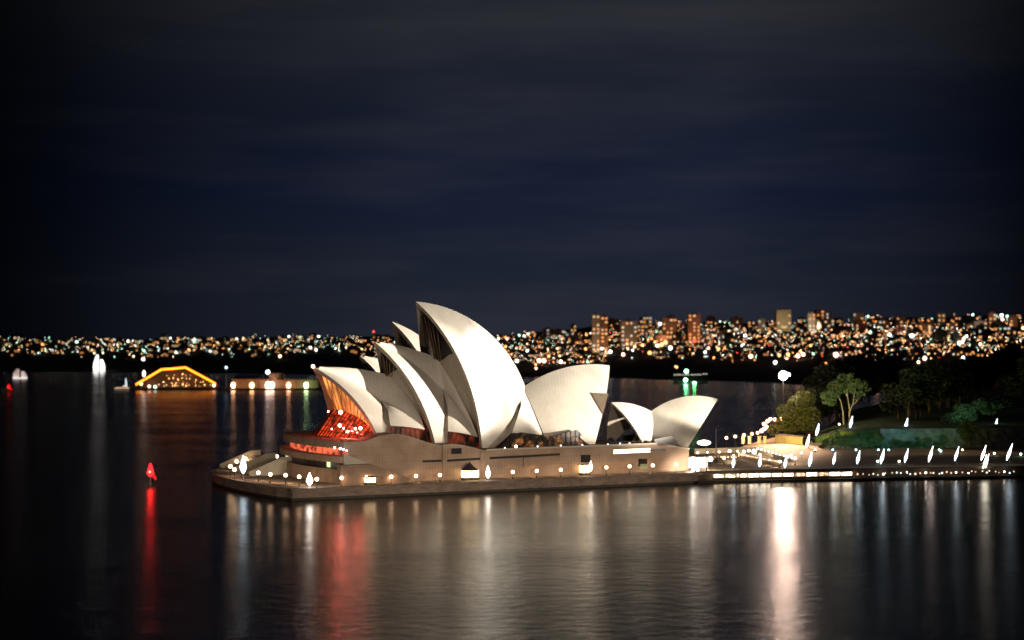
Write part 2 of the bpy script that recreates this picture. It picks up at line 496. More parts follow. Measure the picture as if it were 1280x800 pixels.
# main hall -----------------------------------------------------------------
def hall(b0, P, tagw):
    out = {}
    out['A1'] = shell('roof_shell', P['T1'], P['R1'], P['F1'], P['r1'], b0, label=f'north facing shell over the glass foyer of the {tagw} hall')
    out['A2'] = shell('roof_shell', P['T2'], P['R2'], P['F2'], P['r2'], b0, label=f'middle north facing shell of the {tagw} hall')
    out['A3'] = shell('roof_shell', P['T3'], P['R3'], P['F3'], P['r3'], b0, label=f'tallest north facing shell of the {tagw} hall')
    # surfaces that close the roof between one shell and the next
    for a, b, W, G1, G2 in (('A1', 'A2', P['W1'], P['G1a'], P['G1b']), ('A2', 'A3', P['W2'], P['G2a'], P['G2b'])):
        A, B = out[a], out[b]
        T = A['top'][0]; V = A['top'][-1]
        FB = Vector(B['front'][-1])
        n = 24
        fe = [p + Vector((1.6, -1.0, 0)) for p in B['front']]
        fe_low = [p for p in fe if p.z < W[2] + 3]
        G1, G2, Wv = Vector(G1), Vector(G2), Vector(W)
        crease = [V.lerp(G2, i / 10) + Vector((0, 2.0, 2.0)) * 4 * (i / 10) * (1 - i / 10) * .55 for i in range(11)]
        low = [p for p in A['top'][2:]] + crease[1:]
        mid = [Wv.lerp(FB + Vector((.8, -3.5, 2)), i / 10) + Vector((0, 1.5, 1.5)) * 4 * (i / 10) * (1 - i / 10) for i in range(11)]
        up = [T.lerp(Wv, i / 10) + Vector((0, 0, 1.0)) * 4 * (i / 10) * (1 - i / 10) for i in range(1, 11)] + [m for m in mid[1:7]]
        mb = Pair()
        both(mb, loft(resample(low, n), resample(up, n), 8, 0.5), b0, 0, True, (6, 12))
        ob = mb.build('ridge_vault', [TILE], OH)
        mb = Pair()
        both(mb, loft(resample(mid, n), resample(fe_low, n), 4, .0), b0, 0, True, (2, 10))
        mb.build('mouth_flank', [CONC], OH)
        # lit side vault
        mb = Pair()
        c1 = resample([V, V.lerp(G1, .5) + Vector((.3, 1.6, .8)), G1], 14)
        c2 = resample(crease, 14)
        rows = loft(c1, c2, 8, .9, (0, 1, .3))
        both(mb, rows, b0, 0, True, (5, 8))
        inner = [[p + Vector((0, -.9, -.3)) for p in r] for r in rows]
        both(mb, inner, b0, 1)
        both(mb, [rows[-1], inner[-1]], b0, 1, False)
        mb.build('side_vault', [TILE, CONC], OH)
        # rear closing strip of the lower shell: a hollow concrete face turned south
        mb = Pair()
        re = resample([p + Vector((0, -.6, -.3)) for p in A['rear']], 14)
        g = resample([V + Vector((0, -.6, -.3)), V.lerp(G1, .5) + Vector((.3, .8, .6)), G1, Vector(A['rear'][-1]) + Vector((2.6, -1.0, 0))], 14)
        both(mb, loft(re, g, 4, -.8, (0, 1, 0)), b0, 0)
        mb.build('rear_strip', [CONC], OH)
        # lobby glazing under the side vault
        mb = Pair()
        F_a = Vector(A['rear'][-1]); 
        top = [G1 + Vector((-1, -1.6, .6)), G2 + Vector((1, -1.6, .6))]
        bot = [Vector((F_a.x - .5, F_a.y - 3.2, P['zb'])), Vector((FB.x + 1, FB.y - 3.2, P['zb']))]
        both(mb, [[top[0], bot[0]], [top[1], bot[1]]], b0, 0, False)
        gl_ = mb.build('lobby_window', [DIMRED], OH)
        pr = Pair(); tw = to_world(b0)
        for sgn in (1, -1):
            mb = pr.s[sgn]
            for i in range(9):
                t = (i + .5) / 9
                a_ = top[0].lerp(top[1], t); b_ = bot[0].lerp(bot[1], t)
                a_ = a_ + Vector((0, .25, 0)); b_ = b_ + Vector((0, .25, 0))
                mb.tube(tw((a_.x, a_.y * sgn, a_.z)), tw((b_.x, b_.y * sgn, b_.z)), .13, n=4)
            mb.path([tw((p.x, (p.y + .25) * sgn, p.z)) for p in (top[0].lerp(bot[0], .5), top[1].lerp(bot[1], .5))], .1, 4)
        pr.build('mullion', [BRONZE], gl_)
        # dark louvre glass that fills the mouth of the upper shell
        mb = Pair()
        sel = [i for i, p in enumerate(B['front']) if p.z >= W[2] - 1.0]
        edge = [B['front'][i] + Vector((1.8, -.9, -.2)) for i in sel]
        edge = [Vector((p.x, max(p.y, .02), p.z)) for p in edge]
        zt, zw = edge[0].z, W[2]
        rows = []
        for p in edge:
            t = (zt - p.z) / (zt - zw)
            c = Vector((edge[0].x + (W[0] - edge[0].x) * t + .5, 0, p.z - 2.5 * t))
            rows.append([p, p.lerp(c, .5), c])
        both(mb, rows, b0, 0, False)
        gl_ = mb.build('mouth_glass', [DARKGLASS], OH)
        pr = Pair()
        for sgn in (1, -1):
            mb = pr.s[sgn]
            for bb in ((.5, 2.2, 4.2, 6.2) if sgn > 0 else (2.2, 4.2, 6.2)):
                hi = next((p for p in edge if p.y >= bb), None)
                if hi is None: continue
                t = .97
                c = Vector((W[0] - .2, bb, zw - .8))
                mb.tube(tw((hi.x - .5, bb * sgn, hi.z)), tw((c.x - .5, bb * sgn, c.z)), .22, n=4)
        pr.build('mullion', [BRONZE], gl_)
    return out

def P3(u, v, b): return on_b(u, v, b)

west = dict(
    T1=P3(392, 459, 0), R1=P3(476, 501, 5), F1=P3(474, 541, 24), r1=62,
    T2=P3(468, 427, 0), R2=P3(553, 487, 5), F2=P3(548, 557, 24), r2=66,
    T3=P3(520, 377, 0), R3=P3(656, 482, 0), F3=P3(606, 560, 24), r3=62,
    W1=P3(484, 468, 0), G1a=P3(488, 532, 20.5), G1b=P3(531, 537, 21),
    W2=P3(545, 447, 0), G2a=P3(560, 539, 20.5), G2b=P3(597, 546, 21.5), zb=12.0)
WH = hall(0.0, west, 'near')

# south facing shell of the near hall, on two feet, and the side vault that backs it
V4 = P3(654, 484, 0); T4 = P3(762, 457, 0); F4 = P3(743, 558, 24); F4r = P3(688, 558, 24)
bot4 = [F4, P3(735, 553, 24), P3(722, 537.5, 24), P3(706, 541, 24), P3(692, 546, 24), F4r]
A4 = shell('roof_shell', T4, V4, F4, 66, 0.0, bottom=bot4, label='broad south facing shell of the near hall')
# side vault between the tallest and the south shell
mb = Pair()
cA = resample([Vector(p) + Vector((0, -.5, -.2)) for p in A4['rear']], 18)
g1 = Vector(P3(640, 541, 22)); v_ = Vector(V4)
cB = resample([v_ + Vector((-1.5, -.3, -.6)), v_.lerp(g1, .5) + Vector((0, 3.0, 1.5)), g1], 18)
cA2 = [p for p in cA[:-4]]; cA2 = resample(cA2, 18)
rows = loft(cB, cA2, 8, 1.2, (0, 1, .3))
both(mb, rows, 0, 0, True, (5, 8))
inner = [[p + Vector((0, -.9, -.3)) for p in r] for r in rows]
both(mb, inner, 0, 1); both(mb, [rows[-1], inner[-1]], 0, 1, False)
mb.build('side_vault', [TILE, CONC], OH)
mb = Pair()
re = resample([Vector(p) + Vector((-.6, -.5, -.2)) for p in WH['A3']['rear']], 18)
g = resample([v_ + Vector((-1.2, -.3, -.6)), v_.lerp(g1, .5) + Vector((-.5, 2.0, 1.0)), g1, Vector(WH['A3']['rear'][-1]) + Vector((3.4, -1, 0))], 18)
both(mb, loft(re, g, 4, -.9, (0, 1, 0)), 0, 0)
mb.build('rear_strip', [CONC], OH)
# glazing below those two vaults
def lobby(pts_top, zb, b, mat, nm=8):
    mb = MB(); t = [Vector(p) for p in pts_top]
    rows = [[tuple(loc(p.x, b, p.z)), tuple(loc(p.x, b, zb))] for p in t]
    mb.grid(rows, 0, False, True)
    gl_ = mb.build('lobby_window', [mat], OH)
    mb = MB(); rs = resample(t, nm)
    for p in rs: mb.tube(loc(p.x, b + .25, p.z - .1), loc(p.x, b + .25, zb), .13, n=4)
    for f in (.35, .68):
        mb.path([loc(p.x, b + .25, zb + (p.z - zb) * f) for p in rs], .1, 4)
    mb.build('mullion', [DARKBR], gl_)
lobby([P3(628, 557, 21.5), P3(644, 539, 21.5), P3(686, 546, 21.5)], 12.4, 21.2, DIMAMBER, 9)
lobby([P3(690, 546, 21.5), P3(722, 537, 21.5), P3(738, 554, 21.5)], 12.4, 21.2, DIMAMBER, 9)
# added dark panel that stands for a shadowed notch near the south edge
def on_shell(u, v, S, lift):
    """where the sight line of a photo pixel meets the outside of a vault, lifted off it"""
    C = loc(S['C'].x, S['C'].y + S['b0'], S['C'].z); r = S['rad']
    o = Vector((0, 0, CAMZ)); d = (at(u, v, 100.0) - o).normalized()
    oc = o - C; b = oc.dot(d); c = oc.length_squared - r * r
    h = b * b - c
    p = o + d * (-b - sqrt(max(0, h)))
    return C + (p - C) * (1 + lift / r)
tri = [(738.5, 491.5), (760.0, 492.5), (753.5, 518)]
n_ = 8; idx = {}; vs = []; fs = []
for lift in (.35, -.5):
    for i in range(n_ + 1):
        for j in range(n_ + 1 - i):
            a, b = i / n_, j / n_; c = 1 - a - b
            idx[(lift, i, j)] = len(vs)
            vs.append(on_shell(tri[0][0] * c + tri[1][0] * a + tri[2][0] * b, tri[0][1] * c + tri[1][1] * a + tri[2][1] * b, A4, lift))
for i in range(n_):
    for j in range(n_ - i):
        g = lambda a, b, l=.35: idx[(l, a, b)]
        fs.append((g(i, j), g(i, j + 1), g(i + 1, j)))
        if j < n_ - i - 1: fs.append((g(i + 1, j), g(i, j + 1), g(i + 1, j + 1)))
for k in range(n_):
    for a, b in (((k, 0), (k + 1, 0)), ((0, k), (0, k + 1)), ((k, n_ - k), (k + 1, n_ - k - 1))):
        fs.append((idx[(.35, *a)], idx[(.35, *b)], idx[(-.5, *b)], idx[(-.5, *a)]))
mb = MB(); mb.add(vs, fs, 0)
mb.build('shade_panel', [surf('shade_panel_tone', (.11, .085, .06), .7, .15, .6)], OH)
mb = Pair()
fr = A4['front']
mb2 = [[(p.x - 3.2, max(p.y - 1.4, .02), p.z) for p in fr], [(p.x - 5.5, 0.02, p.z) for p in fr]]
rows = loft([Vector(p) for p in mb2[0]], [Vector(p) for p in mb2[1]], 3)
both(mb, rows, 0, 0, False)
mb.build('mouth_glass', [DARKGLASS], OH)

# foyer glass of the north shell
mb = Pair()
fe = WH['A1']['front']
ring = resample([(-40.6, 22.5, 20), (-44, 15, 25), (-46.5, 7, 27.2), (-48.3, 0, 27.8)], 14)
edge = resample([Vector((p.x + 2.4, max(p.y - 1.0, 0), p.z - .6)) for p in fe], 14)[::-1]
both(mb, loft(ring, edge, 4, .3, (-1, 0, 0)), 0, 0, False)
gl_ = mb.build('foyer_glass', [AMBERGLASS], OH)
pr = Pair()
for i in range(0, 15):
    for sgn in (1, -1):
        mb = pr.s[sgn]
        a_, b_ = ring[i], edge[i]
        mb.tube(loc(a_.x - .4, a_.y * sgn, a_.z), loc(b_.x - .4, b_.y * sgn, b_.z), .24, n=4)
pr.build('mullion', [AMBERBAR], gl_)
low = resample([(-41.5, 23.5, 18.6), (-48, 21, 18.4), (-53, 11, 18.4), (-55, 0, 18.4)], 14)
mb = Pair()
both(mb, loft(ring, low, 4), 0, 0, False)
sk = mb.build('glass_skirt', [REDGLASS], OH)
pr = Pair()
for i in range(15):
    for sgn in (1, -1):
        mb = pr.s[sgn]
        a_, b_ = ring[i], low[i]
        mb.tube(loc(a_.x - .25, a_.y * sgn, a_.z), loc(b_.x - .25, b_.y * sgn, b_.z), .17, n=4)
for f in (.2, .4, .6, .8, 1.0):
    for sgn in (1, -1):
        mb = pr.s[sgn]
        mb.path([loc(a_.x + (b_.x - a_.x) * f - .3, (a_.y + (b_.y - a_.y) * f) * sgn, a_.z + (b_.z - a_.z) * f) for a_, b_ in zip(ring, low)], .16, 4)
pr.build('mullion', [DARKBR], sk)
for u, v, r in ((439, 515, .7), (438, 531.5, .6), (443, 535, .35), (449, 541, 1.1), (464, 535, .6), (433, 541, .35), (423.5, 514, .3), (457.5, 535.5, .45), (454, 539, .5), (446, 542.5, .5), (428, 536, .25), (460, 541, .35), (441, 544, .45)):
    b_ = 8 + (u - 430) * .36
    p = on_b(u, v, b_)
    p = Vector(p)
    mb = MB(); mb.ball(loc(p.x - 4, p.y, p.z), r, 8); mb.tube(loc(p.x - 4, p.y, p.z - .2), loc(p.x - 4, p.y, 18.4), .08, n=4, mi=1)
    mb.build('foyer_lamp', [glow('red_foyer_lamp_glass', (1, .13, .09), 75, True), BRONZE], OH)
mb = MB(); p = loc(WH['A1']['top'][0].x - .2, 0, WH['A1']['top'][0].z + .3)
mb.ball(p, .75, 8)
mb.build('ridge_lamp', [glow('pink_ridge_lamp', (1, .45, .32), 6)], OH)

# far hall
EB = -52.0
def E(k, b, z): return (k, b, z)
def PE(u, v, b):
    q = on_b(u, v, EB + b); return (q[0], b, q[2])
east = dict(
    T1=E(-34, 0, 40), R1=E(-14, 4, 29), F1=E(-22, 20, 17), r1=55,
    T2=PE(450, 444.5, 0), R2=E(2, 4, 31), F2=E(-6, 20, 14), r2=58,
    T3=PE(489.5, 402, 0), R3=E(26, 0, 30), F3=E(8, 21, 13.5), r3=58,
    W1=E(-14, 0, 38), G1a=E(-17, 17, 20), G1b=E(-8, 18, 19),
    W2=E(1, 0, 41), G2a=E(0, 17, 19), G2b=E(6, 18, 18), zb=12.0)
hall(EB, east, 'far')
shell('roof_shell', E(55, 0, 33), E(26, 0, 30), E(42, 21, 13.5), 60, EB, label='south facing shell of the far hall')

# restaurant: two small shells at the south west corner of the podium
RB = 16.0
def PR(u, v, b):
    q = on_b(u, v, RB + b); return (q[0], b, q[2])
VR = PR(814, 514, 0)
shell('roof_shell', PR(764, 503, 0), VR, PR(803, 552, 14), 40, RB,
      bottom=[PR(803, 554, 14), PR(806, 549, 14), PR(810, 549, 14), PR(814, 554, 14)], th=.9, nr=20, ns=18, label='small north facing shell of the restaurant', uvs=(5, 8))
RS = shell('roof_shell', PR(897, 499, 0), VR, PR(859, 558, 14), 44, RB,
      bottom=[PR(860, 559, 14), PR(853, 557, 14), PR(839, 546, 14), PR(826, 548, 14), PR(818, 549, 14), PR(814, 554, 14)], th=.9, nr=24, ns=18, label='small south facing shell of the restaurant', uvs=(6, 8))
mb = Pair()
fr = RS['front']
both(mb, loft([Vector((p.x - 2.5, max(p.y - .8, .02), p.z)) for p in fr], [Vector((p.x - 4 - 6 * (1 - (p.z - 12) / 18), .02, p.z)) for p in fr], 3), RB, 0, False)
mb.build('mouth_glass', [DARKGLASS], OH)
mb = Pair()
both(mb, [[Vector(PR(818, 549, 12)), Vector((PR(818, 549, 12)[0], 12, 12))], [Vector(PR(839, 545, 12)), Vector((PR(839, 545, 12)[0], 12, 12))], [Vector(PR(852, 557, 12)), Vector((PR(852, 557, 12)[0], 12, 12))]], RB, 0, False)
mb.build('lobby_window', [DARKGLASS], OH)

# podium -------------------------------------------------------------------
def wallmat():
    m, n, b = nodes_of('granite_panels')
    t = n.nodes.new('ShaderNodeTexCoord')
    mpn = n.nodes.new('ShaderNodeMapping'); mpn.inputs['Rotation'].default_value = (0, 0, -atan2(SV.y, SV.x))
    n.links.new(t.outputs['Object'], mpn.inputs[0])
    wv = n.nodes.new('ShaderNodeTexWave'); wv.inputs['Scale'].default_value = .27; wv.inputs['Distortion'].default_value = .0
    wv.bands_direction = 'X'; wv.wave_profile = 'SAW'
    n.links.new(mpn.outputs[0], wv.inputs['Vector'])
    r = n.nodes.new('ShaderNodeValToRGB'); r.color_ramp.elements[0].position = .0; r.color_ramp.elements[0].color = (.62, .62, .62, 1)
    r.color_ramp.elements[1].position = .16; r.color_ramp.elements[1].color = (1, 1, 1, 1)
    n.links.new(wv.outputs['Fac'], r.inputs[0])
    wz = n.nodes.new('ShaderNodeTexWave'); wz.inputs['Scale'].default_value = .12; wz.inputs['Distortion'].default_value = 0; wz.bands_direction = 'Z'; wz.wave_profile = 'SAW'
    n.links.new(mpn.outputs[0], wz.inputs['Vector'])
    rz = n.nodes.new('ShaderNodeValToRGB'); rz.color_ramp.elements[0].position = 0; rz.color_ramp.elements[0].color = (.72, .72, .72, 1)
    rz.color_ramp.elements[1].position = .09; rz.color_ramp.elements[1].color = (1, 1, 1, 1)
    n.links.new(wz.outputs['Fac'], rz.inputs[0])
    mz = n.nodes.new('ShaderNodeMixRGB'); mz.blend_type = 'MULTIPLY'; mz.inputs['Fac'].default_value = 1
    n.links.new(r.outputs[0], mz.inputs['Color1']); n.links.new(rz.outputs[0], mz.inputs['Color2'])
    x = n.nodes.new('ShaderNodeTexNoise'); x.inputs['Scale'].default_value = .16; x.inputs['Detail'].default_value = 6
    n.links.new(t.outputs['Object'], x.inputs['Vector'])
    c = n.nodes.new('ShaderNodeValToRGB')
    c.color_ramp.elements[0].position = .3; c.color_ramp.elements[0].color = (.27, .195, .145, 1)
    c.color_ramp.elements[1].position = .7; c.color_ramp.elements[1].color = (.40, .305, .225, 1)
    n.links.new(x.outputs['Fac'], c.inputs[0])
    mx = n.nodes.new('ShaderNodeMixRGB'); mx.blend_type = 'MULTIPLY'; mx.inputs['Fac'].default_value = .8
    n.links.new(c.outputs[0], mx.inputs['Color1']); n.links.new(mz.outputs[0], mx.inputs['Color2'])
    n.links.new(mx.outputs[0], b.inputs['Base Color'])
    b.inputs['Roughness'].default_value = .7; b.inputs['Specular IOR Level'].default_value = .25
    return m
PANEL = wallmat()
ZD = 3.6                                   # broadwalk level
BW = 33.0                                  # podium west wall
prof = [P3(435, 552.5, BW), P3(448, 553, BW), P3(460, 550, BW), P3(475, 544.5, BW), P3(492, 542, BW), P3(505, 543.5, BW), P3(520, 548, BW), P3(535, 553, BW), P3(550, 556.5, BW),
        P3(565, 555, BW), P3(580, 556.5, BW), P3(595, 560, BW), P3(608, 563.3, BW), P3(715, 559.2, BW), P3(820, 555.3, BW), P3(861, 562, BW)]
ks = [p[0] for p in prof]; zs = [p[2] for p in prof]
mb = MB()
# west wall with its wavy top, 9 m thick
rows_o = [[tuple(loc(k, BW, ZD - .2)), tuple(loc(k, BW, z))] for k, z in zip(ks, zs)]
rows_t = [[tuple(loc(k, BW, z)), tuple(loc(k, BW - 10, z))] for k, z in zip(ks, zs)]
mb.grid(rows_o, 0, False, False); mb.grid(rows_t, 1, False, False)
k0, k1 = ks[0], ks[-1]
mb.add([loc(k1, BW, ZD - .2), loc(k1, BW - 110, ZD - .2), loc(k1, BW - 110, 11.2), loc(k1, BW, zs[-1])], [(0, 1, 2, 3)], 0)
# deck
kd = [k for k in ks if k > -52]; 
mb.add([loc(-36, BW - 9.9, 13.2), loc(k1, BW - 9.9, 11.2), loc(k1, BW - 110, 11.2), loc(-36, BW - 110, 13.2)], [(0, 1, 2, 3)], 1)
mb.add([loc(-36, BW - 110, 13.2), loc(k1, BW - 110, 11.2), loc(k1, BW - 110, ZD), loc(-36, BW - 110, ZD)], [(0, 1, 2, 3)], 0)
pod = mb.build('podium', [PANEL, DECK], OH)
# coping on the flat part; its pale colour holds the lamp-lit rim
mb = MB()
cp = [p for p in prof if p[0] > P3(606, 563, BW)[0]]
for a, b in zip(cp, cp[1:]):
    mb.prism([(a[0], BW - .6), (b[0], BW - .6), (b[0], BW + .25), (a[0], BW + .25)], [a[2] + .003, b[2] + .003, b[2] + .003, a[2] + .003], [a[2] + .55, b[2] + .55, b[2] + .55, a[2] + .55], 0, loc)
mb.build('coping', [COPING], pod)
# slits, doorways and the bright strip window in the west wall
def wall_rect(u0, v0, u1, v1, name, mat, proud=.06, parent=None, depth=.3, b=BW):
    a = P3(u0, v0, b); c = P3(u1, v1, b); d_ = P3(u0, v1, b); e_ = P3(u1, v0, b)
    mb = MB()
    q = [(a[0], a[2]), (d_[0], d_[2]), (c[0], c[2]), (e_[0], e_[2])]
    f = [loc(k, b + proud, z) for k, z in q]; r = [loc(k, b - depth, z) for k, z in q]
    mb.add(f + r, [(0, 1, 2, 3), (0, 4, 5, 1), (1, 5, 6, 2), (2, 6, 7, 3), (3, 7, 4, 0)], 0)
    return mb.build(name, [mat], parent or pod)
SLIT = surf('dark_recess', (.02, .016, .014), .8, .3, .5)
def slit(u0, va, u1, vb, h):
    a = P3(u0, va, BW); b = P3(u1, vb, BW)
    mb = MB()
    f = [loc(a[0], BW + .05, a[2]), loc(a[0], BW + .05, a[2] - h), loc(b[0], BW + .05, b[2] - h), loc(b[0], BW + .05, b[2])]
    r = [loc(a[0], BW - .3, a[2]), loc(a[0], BW - .3, a[2] - h), loc(b[0], BW - .3, b[2] - h), loc(b[0], BW - .3, b[2])]
    mb.add(f + r, [(0, 1, 2, 3), (0, 4, 5, 1), (1, 5, 6, 2), (2, 6, 7, 3), (3, 7, 4, 0)])
    return mb
slit(528, 575.4, 552, 574.6, .75).build('window_slit', [DARKGLASS], pod)
slit(559, 574.4, 604, 571.8, .8).build('window_slit', [DARKGLASS], pod)
slit(612, 571.3, 700, 566.5, .8).build('window_slit', [DARKGLASS], pod)
slit(812, 561.6, 832, 560.8, .8).build('window_slit', [DARKGLASS], pod)
slit(564, 560.5, 577, 560, 2.0).build('wall_vent', [SLIT], pod)
o = slit(767, 562.2, 813, 560.2, 1.5).build('strip_window', [glow('bright_strip_window', (1, .86, .62), 3.2, False, .25, .8)], pod)
wall_rect(798, 573.5, 809, 583, 'doorway', SLIT)
wall_rect(800, 580, 809, 586, 'doorway', glow('door_light', (.85, .80, .40), .35))
wall_rect(654, 572, 668, 584, 'wall_pier', PANEL, .5)
wall_rect(553, 556.8, 558, 598, 'wall_pier', PANEL, .5)
wall_rect(600, 565, 606, 596, 'wall_pier', PANEL, .5)
wall_rect(726, 568.5, 738, 578, 'doorway', SLIT)

# north end: curved slabs with window bands between them
def bow(k, amp, b0=-34, b1=35.5, n=18):
    return [(k - amp * (1 - ((2 * (b0 + (b1 - b0) * i / n) - (b0 + b1)) / (b1 - b0)) ** 2), b0 + (b1 - b0) * i / n) for i in range(n + 1)]
def slab(name, k, amp, z0, z1, mat, b0=-34, b1=35.5, back=-36, parent=None, top=None):
    p = bow(k, amp, b0, b1)
    mb = MB()
    mb.prism(p + [(back, b1), (back, b0)], z0, z1, 0, loc)
    return mb.build(name, mat if isinstance(mat, list) else [mat], parent or OH)
slab('terrace_wall', -57.0, 6, ZD - .2, 8.4, PANEL, b1=33.3, back=-52)
slab('terrace_window', -55.0, 6, 8.4, 10.9, DARKGLASS, b1=32.8, back=-50)
slab('terrace_slab', -58.2, 6, 10.9, 13.0, PANEL, b1=33.4, back=-52)
slab('terrace_window', -54.0, 6, 13.0, 15.6, glow('red_bar_window', (1, .16, .07), .85, False, .9, .45), b1=32.7, back=-49)
slab('terrace_slab', -56.6, 6, 15.6, 18.0, PANEL, b1=32.8)
for u, v, s, c in ((426, 561, .5, LAMPW), (433, 562, .6, LAMPC), (437, 563, .5, LAMPC), (441, 564.5, .45, LAMPC)):
    p = on_b(u, v - 1, 36.5); mb = MB()
    mb.ball(loc(p[0] - 1.5, p[1] - 2, p[2]), s * .8, 8); mb.build('bar_lamp', [c], OH)
mb = MB()
for (k, b) in bow(-56.4, 6)[::2]: mb.tube(loc(k, b, 18.0), loc(k, b, 19.1), .08, n=4)
mb.path([loc(k, b, 19.1) for k, b in bow(-56.4, 6)], .09, 4)
mb.build('railing', [BRONZE], OH)
# lit green-white panes of the lower band
for i, (b0, b1) in enumerate(((-30, -27.5), (-27, -24.8), (-24.3, -22.5), (22, 24.5))):
    kk = -55.25 - 6 * (1 - ((2 * (b0 + b1) / 2 - 1.5) / 69.5) ** 2)
    mb = MB(); mb.box(kk - .25, kk + .25, b0, b1, 8.8, 10.6, 0, loc)
    mb.build('lit_pane', [glow('greenish_pane', (.85, .95, .5), 1.1 if i < 3 else .35)], OH)
# stair flank descending south along the west wall
a1 = P3(426, 582, 37); a2 = P3(463, 580, 37); a3 = P3(514, 598, 37)
mb = MB()
side = [(a1[0], ZD - .2), (a3[0], ZD - .2), (a3[0], a3[2]), (a2[0], a2[2]), (a1[0], a1[2])]
vs = [loc(k, 37, z) for k, z in side] + [loc(k, BW + .01, z) for k, z in side]
n_ = len(side)
mb.add(vs, [tuple(range(n_)), (2, 3, n_ + 3, n_ + 2), (3, 4, n_ + 4, n_ + 3), (0, 4, n_ + 4, n_), (1, 2, n_ + 2, n_ + 1)])
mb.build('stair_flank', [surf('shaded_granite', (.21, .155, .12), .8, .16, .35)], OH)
b1_ = P3(430, 567, 34.5); b2_ = P3(463, 580, 34.5); b3_ = P3(430, 581.5, 34.5)
mb = MB()
mb.add([loc(*b1_), loc(*b3_), loc(*b2_), loc(b1_[0], BW, b1_[2]), loc(b3_[0], BW, b3_[2]), loc(b2_[0], BW, b2_[2])], [(0, 1, 2), (0, 2, 5, 3), (0, 3, 4, 1)])
mb.build('stair_parapet', [COPING], OH)
# broad steps on the north apron
mb = MB()
for i in range(9):
    mb.box(-74 + i * 1.25, -60, -52, -14, ZD + .004 + i * .5, ZD + .5 + i * .5, 0, loc)
mb.build('north_steps', [COPING], OH)
for bb in (-52.8, -13.6, -33):
    mb = MB()
    vs = []
    for d in (-.35, .35):
        vs += [loc(-76, bb + d, ZD), loc(-60, bb + d, ZD), loc(-60, bb + d, ZD + 6.6), loc(-64, bb + d, ZD + 6.4), loc(-76, bb + d, ZD + 1.6)]
    mb.add(vs, [(0, 1, 2, 3, 4), (9, 8, 7, 6, 5)] + [(i, (i + 1) % 5, 5 + (i + 1) % 5, 5 + i) for i in range(5)])
    mb.build('stair_parapet', [COPING], OH)
# parapet lights and rail along the podium deck
for u, v in ((631, 560, ), (645, 558), (672, 558), (701, 557), (728, 556.3), (760, 555.5), (775, 554.5), (787, 554)):
    p = P3(u, v, BW - 3); mb = MB()
    mb.tube(loc(p[0], BW - 3, 13), loc(p[0], BW - 3, p[2]), .06, n=4, mi=1); mb.ball(loc(p[0], BW - 3, p[2]), .28 if u != 645 else .6, 8)
    mb.build('deck_lamp', [LAMPC, BLACKMETAL], OH)
for i in range(12):
    t = i / 11; u = 823 + 38 * t; v = 553.5 + 6.5 * t
    p = P3(u, v, BW - .3); mb = MB(); mb.ball(loc(p[0], BW - .3, p[2] - .3), .2, 6); mb.build('edge_light', [glow('green_white_edge_light', (.8, 1, .75), 7)], OH)
mb = MB()
for i in range(40):
    k = ks[12] + (ks[14] - ks[12]) * i / 39
    mb.tube(loc(k, BW - .2, 13.7), loc(k, BW - .2, 15.0), .05, n=4)
mb.path([loc(ks[12], BW - .2, 15.0), loc(ks[14], BW - .2, 15.15)], .06, 4)
mb.build('railing', [BRONZE], OH)

# ------------------------------------------------------------------ broadwalk and its sea wall
edge_kb = [(76, 46.8), (-79.5, 46.8), (-79.8, 43.2), (-82, 38), (-84.6, 26), (-86.3, 10), (-87, -8), (-86, -24), (-82.5, -40), (-75, -56), (-62, -72), (-45, -84)]
deck_poly = edge_kb + [(20, -92), (90, -92), (90, 40)]
mb = MB(); mb.prism(deck_poly, ZD - .6, ZD, 0, loc)
tag(mb.build('broadwalk', [DECK]), kind='structure')
mb = MB()
inn = lambda k, b: (k * .988 + .4, b * .985)
o_ = edge_kb; i_ = [inn(k, b) for k, b in edge_kb]
mb.grid([[loc(k, b, -1.5), loc(k, b + .0, ZD - .6), loc(k - .35 * (k < -70), b + (.35 if b > 30 else 0), ZD - .6), loc(k - .35 * (k < -70), b + (.35 if b > 30 else 0), ZD + .25), loc(ik, ib, ZD + .25), loc(ik, ib, ZD - .1)] for (k, b), (ik, ib) in zip(o_, i_)], 0, False, True)
TIDE = surf('weedy_tide_band', (.035, .032, .022), .6, .4, .5, stretch=(1, 1, 4))
mb.grid([[loc(k - .12 * (k < -70), b + (.12 if b > 30 else 0), -1.2), loc(k - .12 * (k < -70), b + (.12 if b > 30 else 0), .85)] for k, b in o_], 1, False, True)
sw = tag(mb.build('seawall', [SEAW, TIDE]), 'stained brown seawall running along the waterline below the opera house promenade', 'seawall')

# ------------------------------------------------------------------ quay, lower concourse, forecourt on the right
Q = [Vector((68, 613.5)), Vector((131, 626)), Vector((196, 638.5)), Vector((360, 671))]
ZP = 4.1
def qpt(t):           # t in metres along the quay
    s = 0
    for a, b in zip(Q, Q[1:]):
        d = (b - a).length
        if t <= s + d or b is Q[-1]: return a + (b - a) * ((t - s) / d), (b - a).normalized()
        s += d
def q_of_u(u):
    best = 0; bd = 1e9
    for i in range(0, 2900):
        p, _ = qpt(i * .1)
        d = abs(640 + FPX * p.x / p.y - u)
        if d < bd: bd, best = d, i * .1
    return best
def qloc(t, d, z):    # d metres behind the quay edge
    p, e_ = qpt(t); n_ = Vector((-e_.y, e_.x))
    r = p + n_ * d
    return Vector((r.x, r.y, z))
mb = MB()
vs = [Q[0], Q[1], Q[2], Q[3], Vector((360, 1000)), Vector((215, 930)), Vector((150, 880)), Vector((118, 800)), Vector((98, 740)), Vector((62, 705))]
ctr = [(p.x, p.y + 8) if i < 4 else (p.x, p.y) for i, p in enumerate(vs)]
mb.prism(ctr, ZP - .5, ZP, 0)
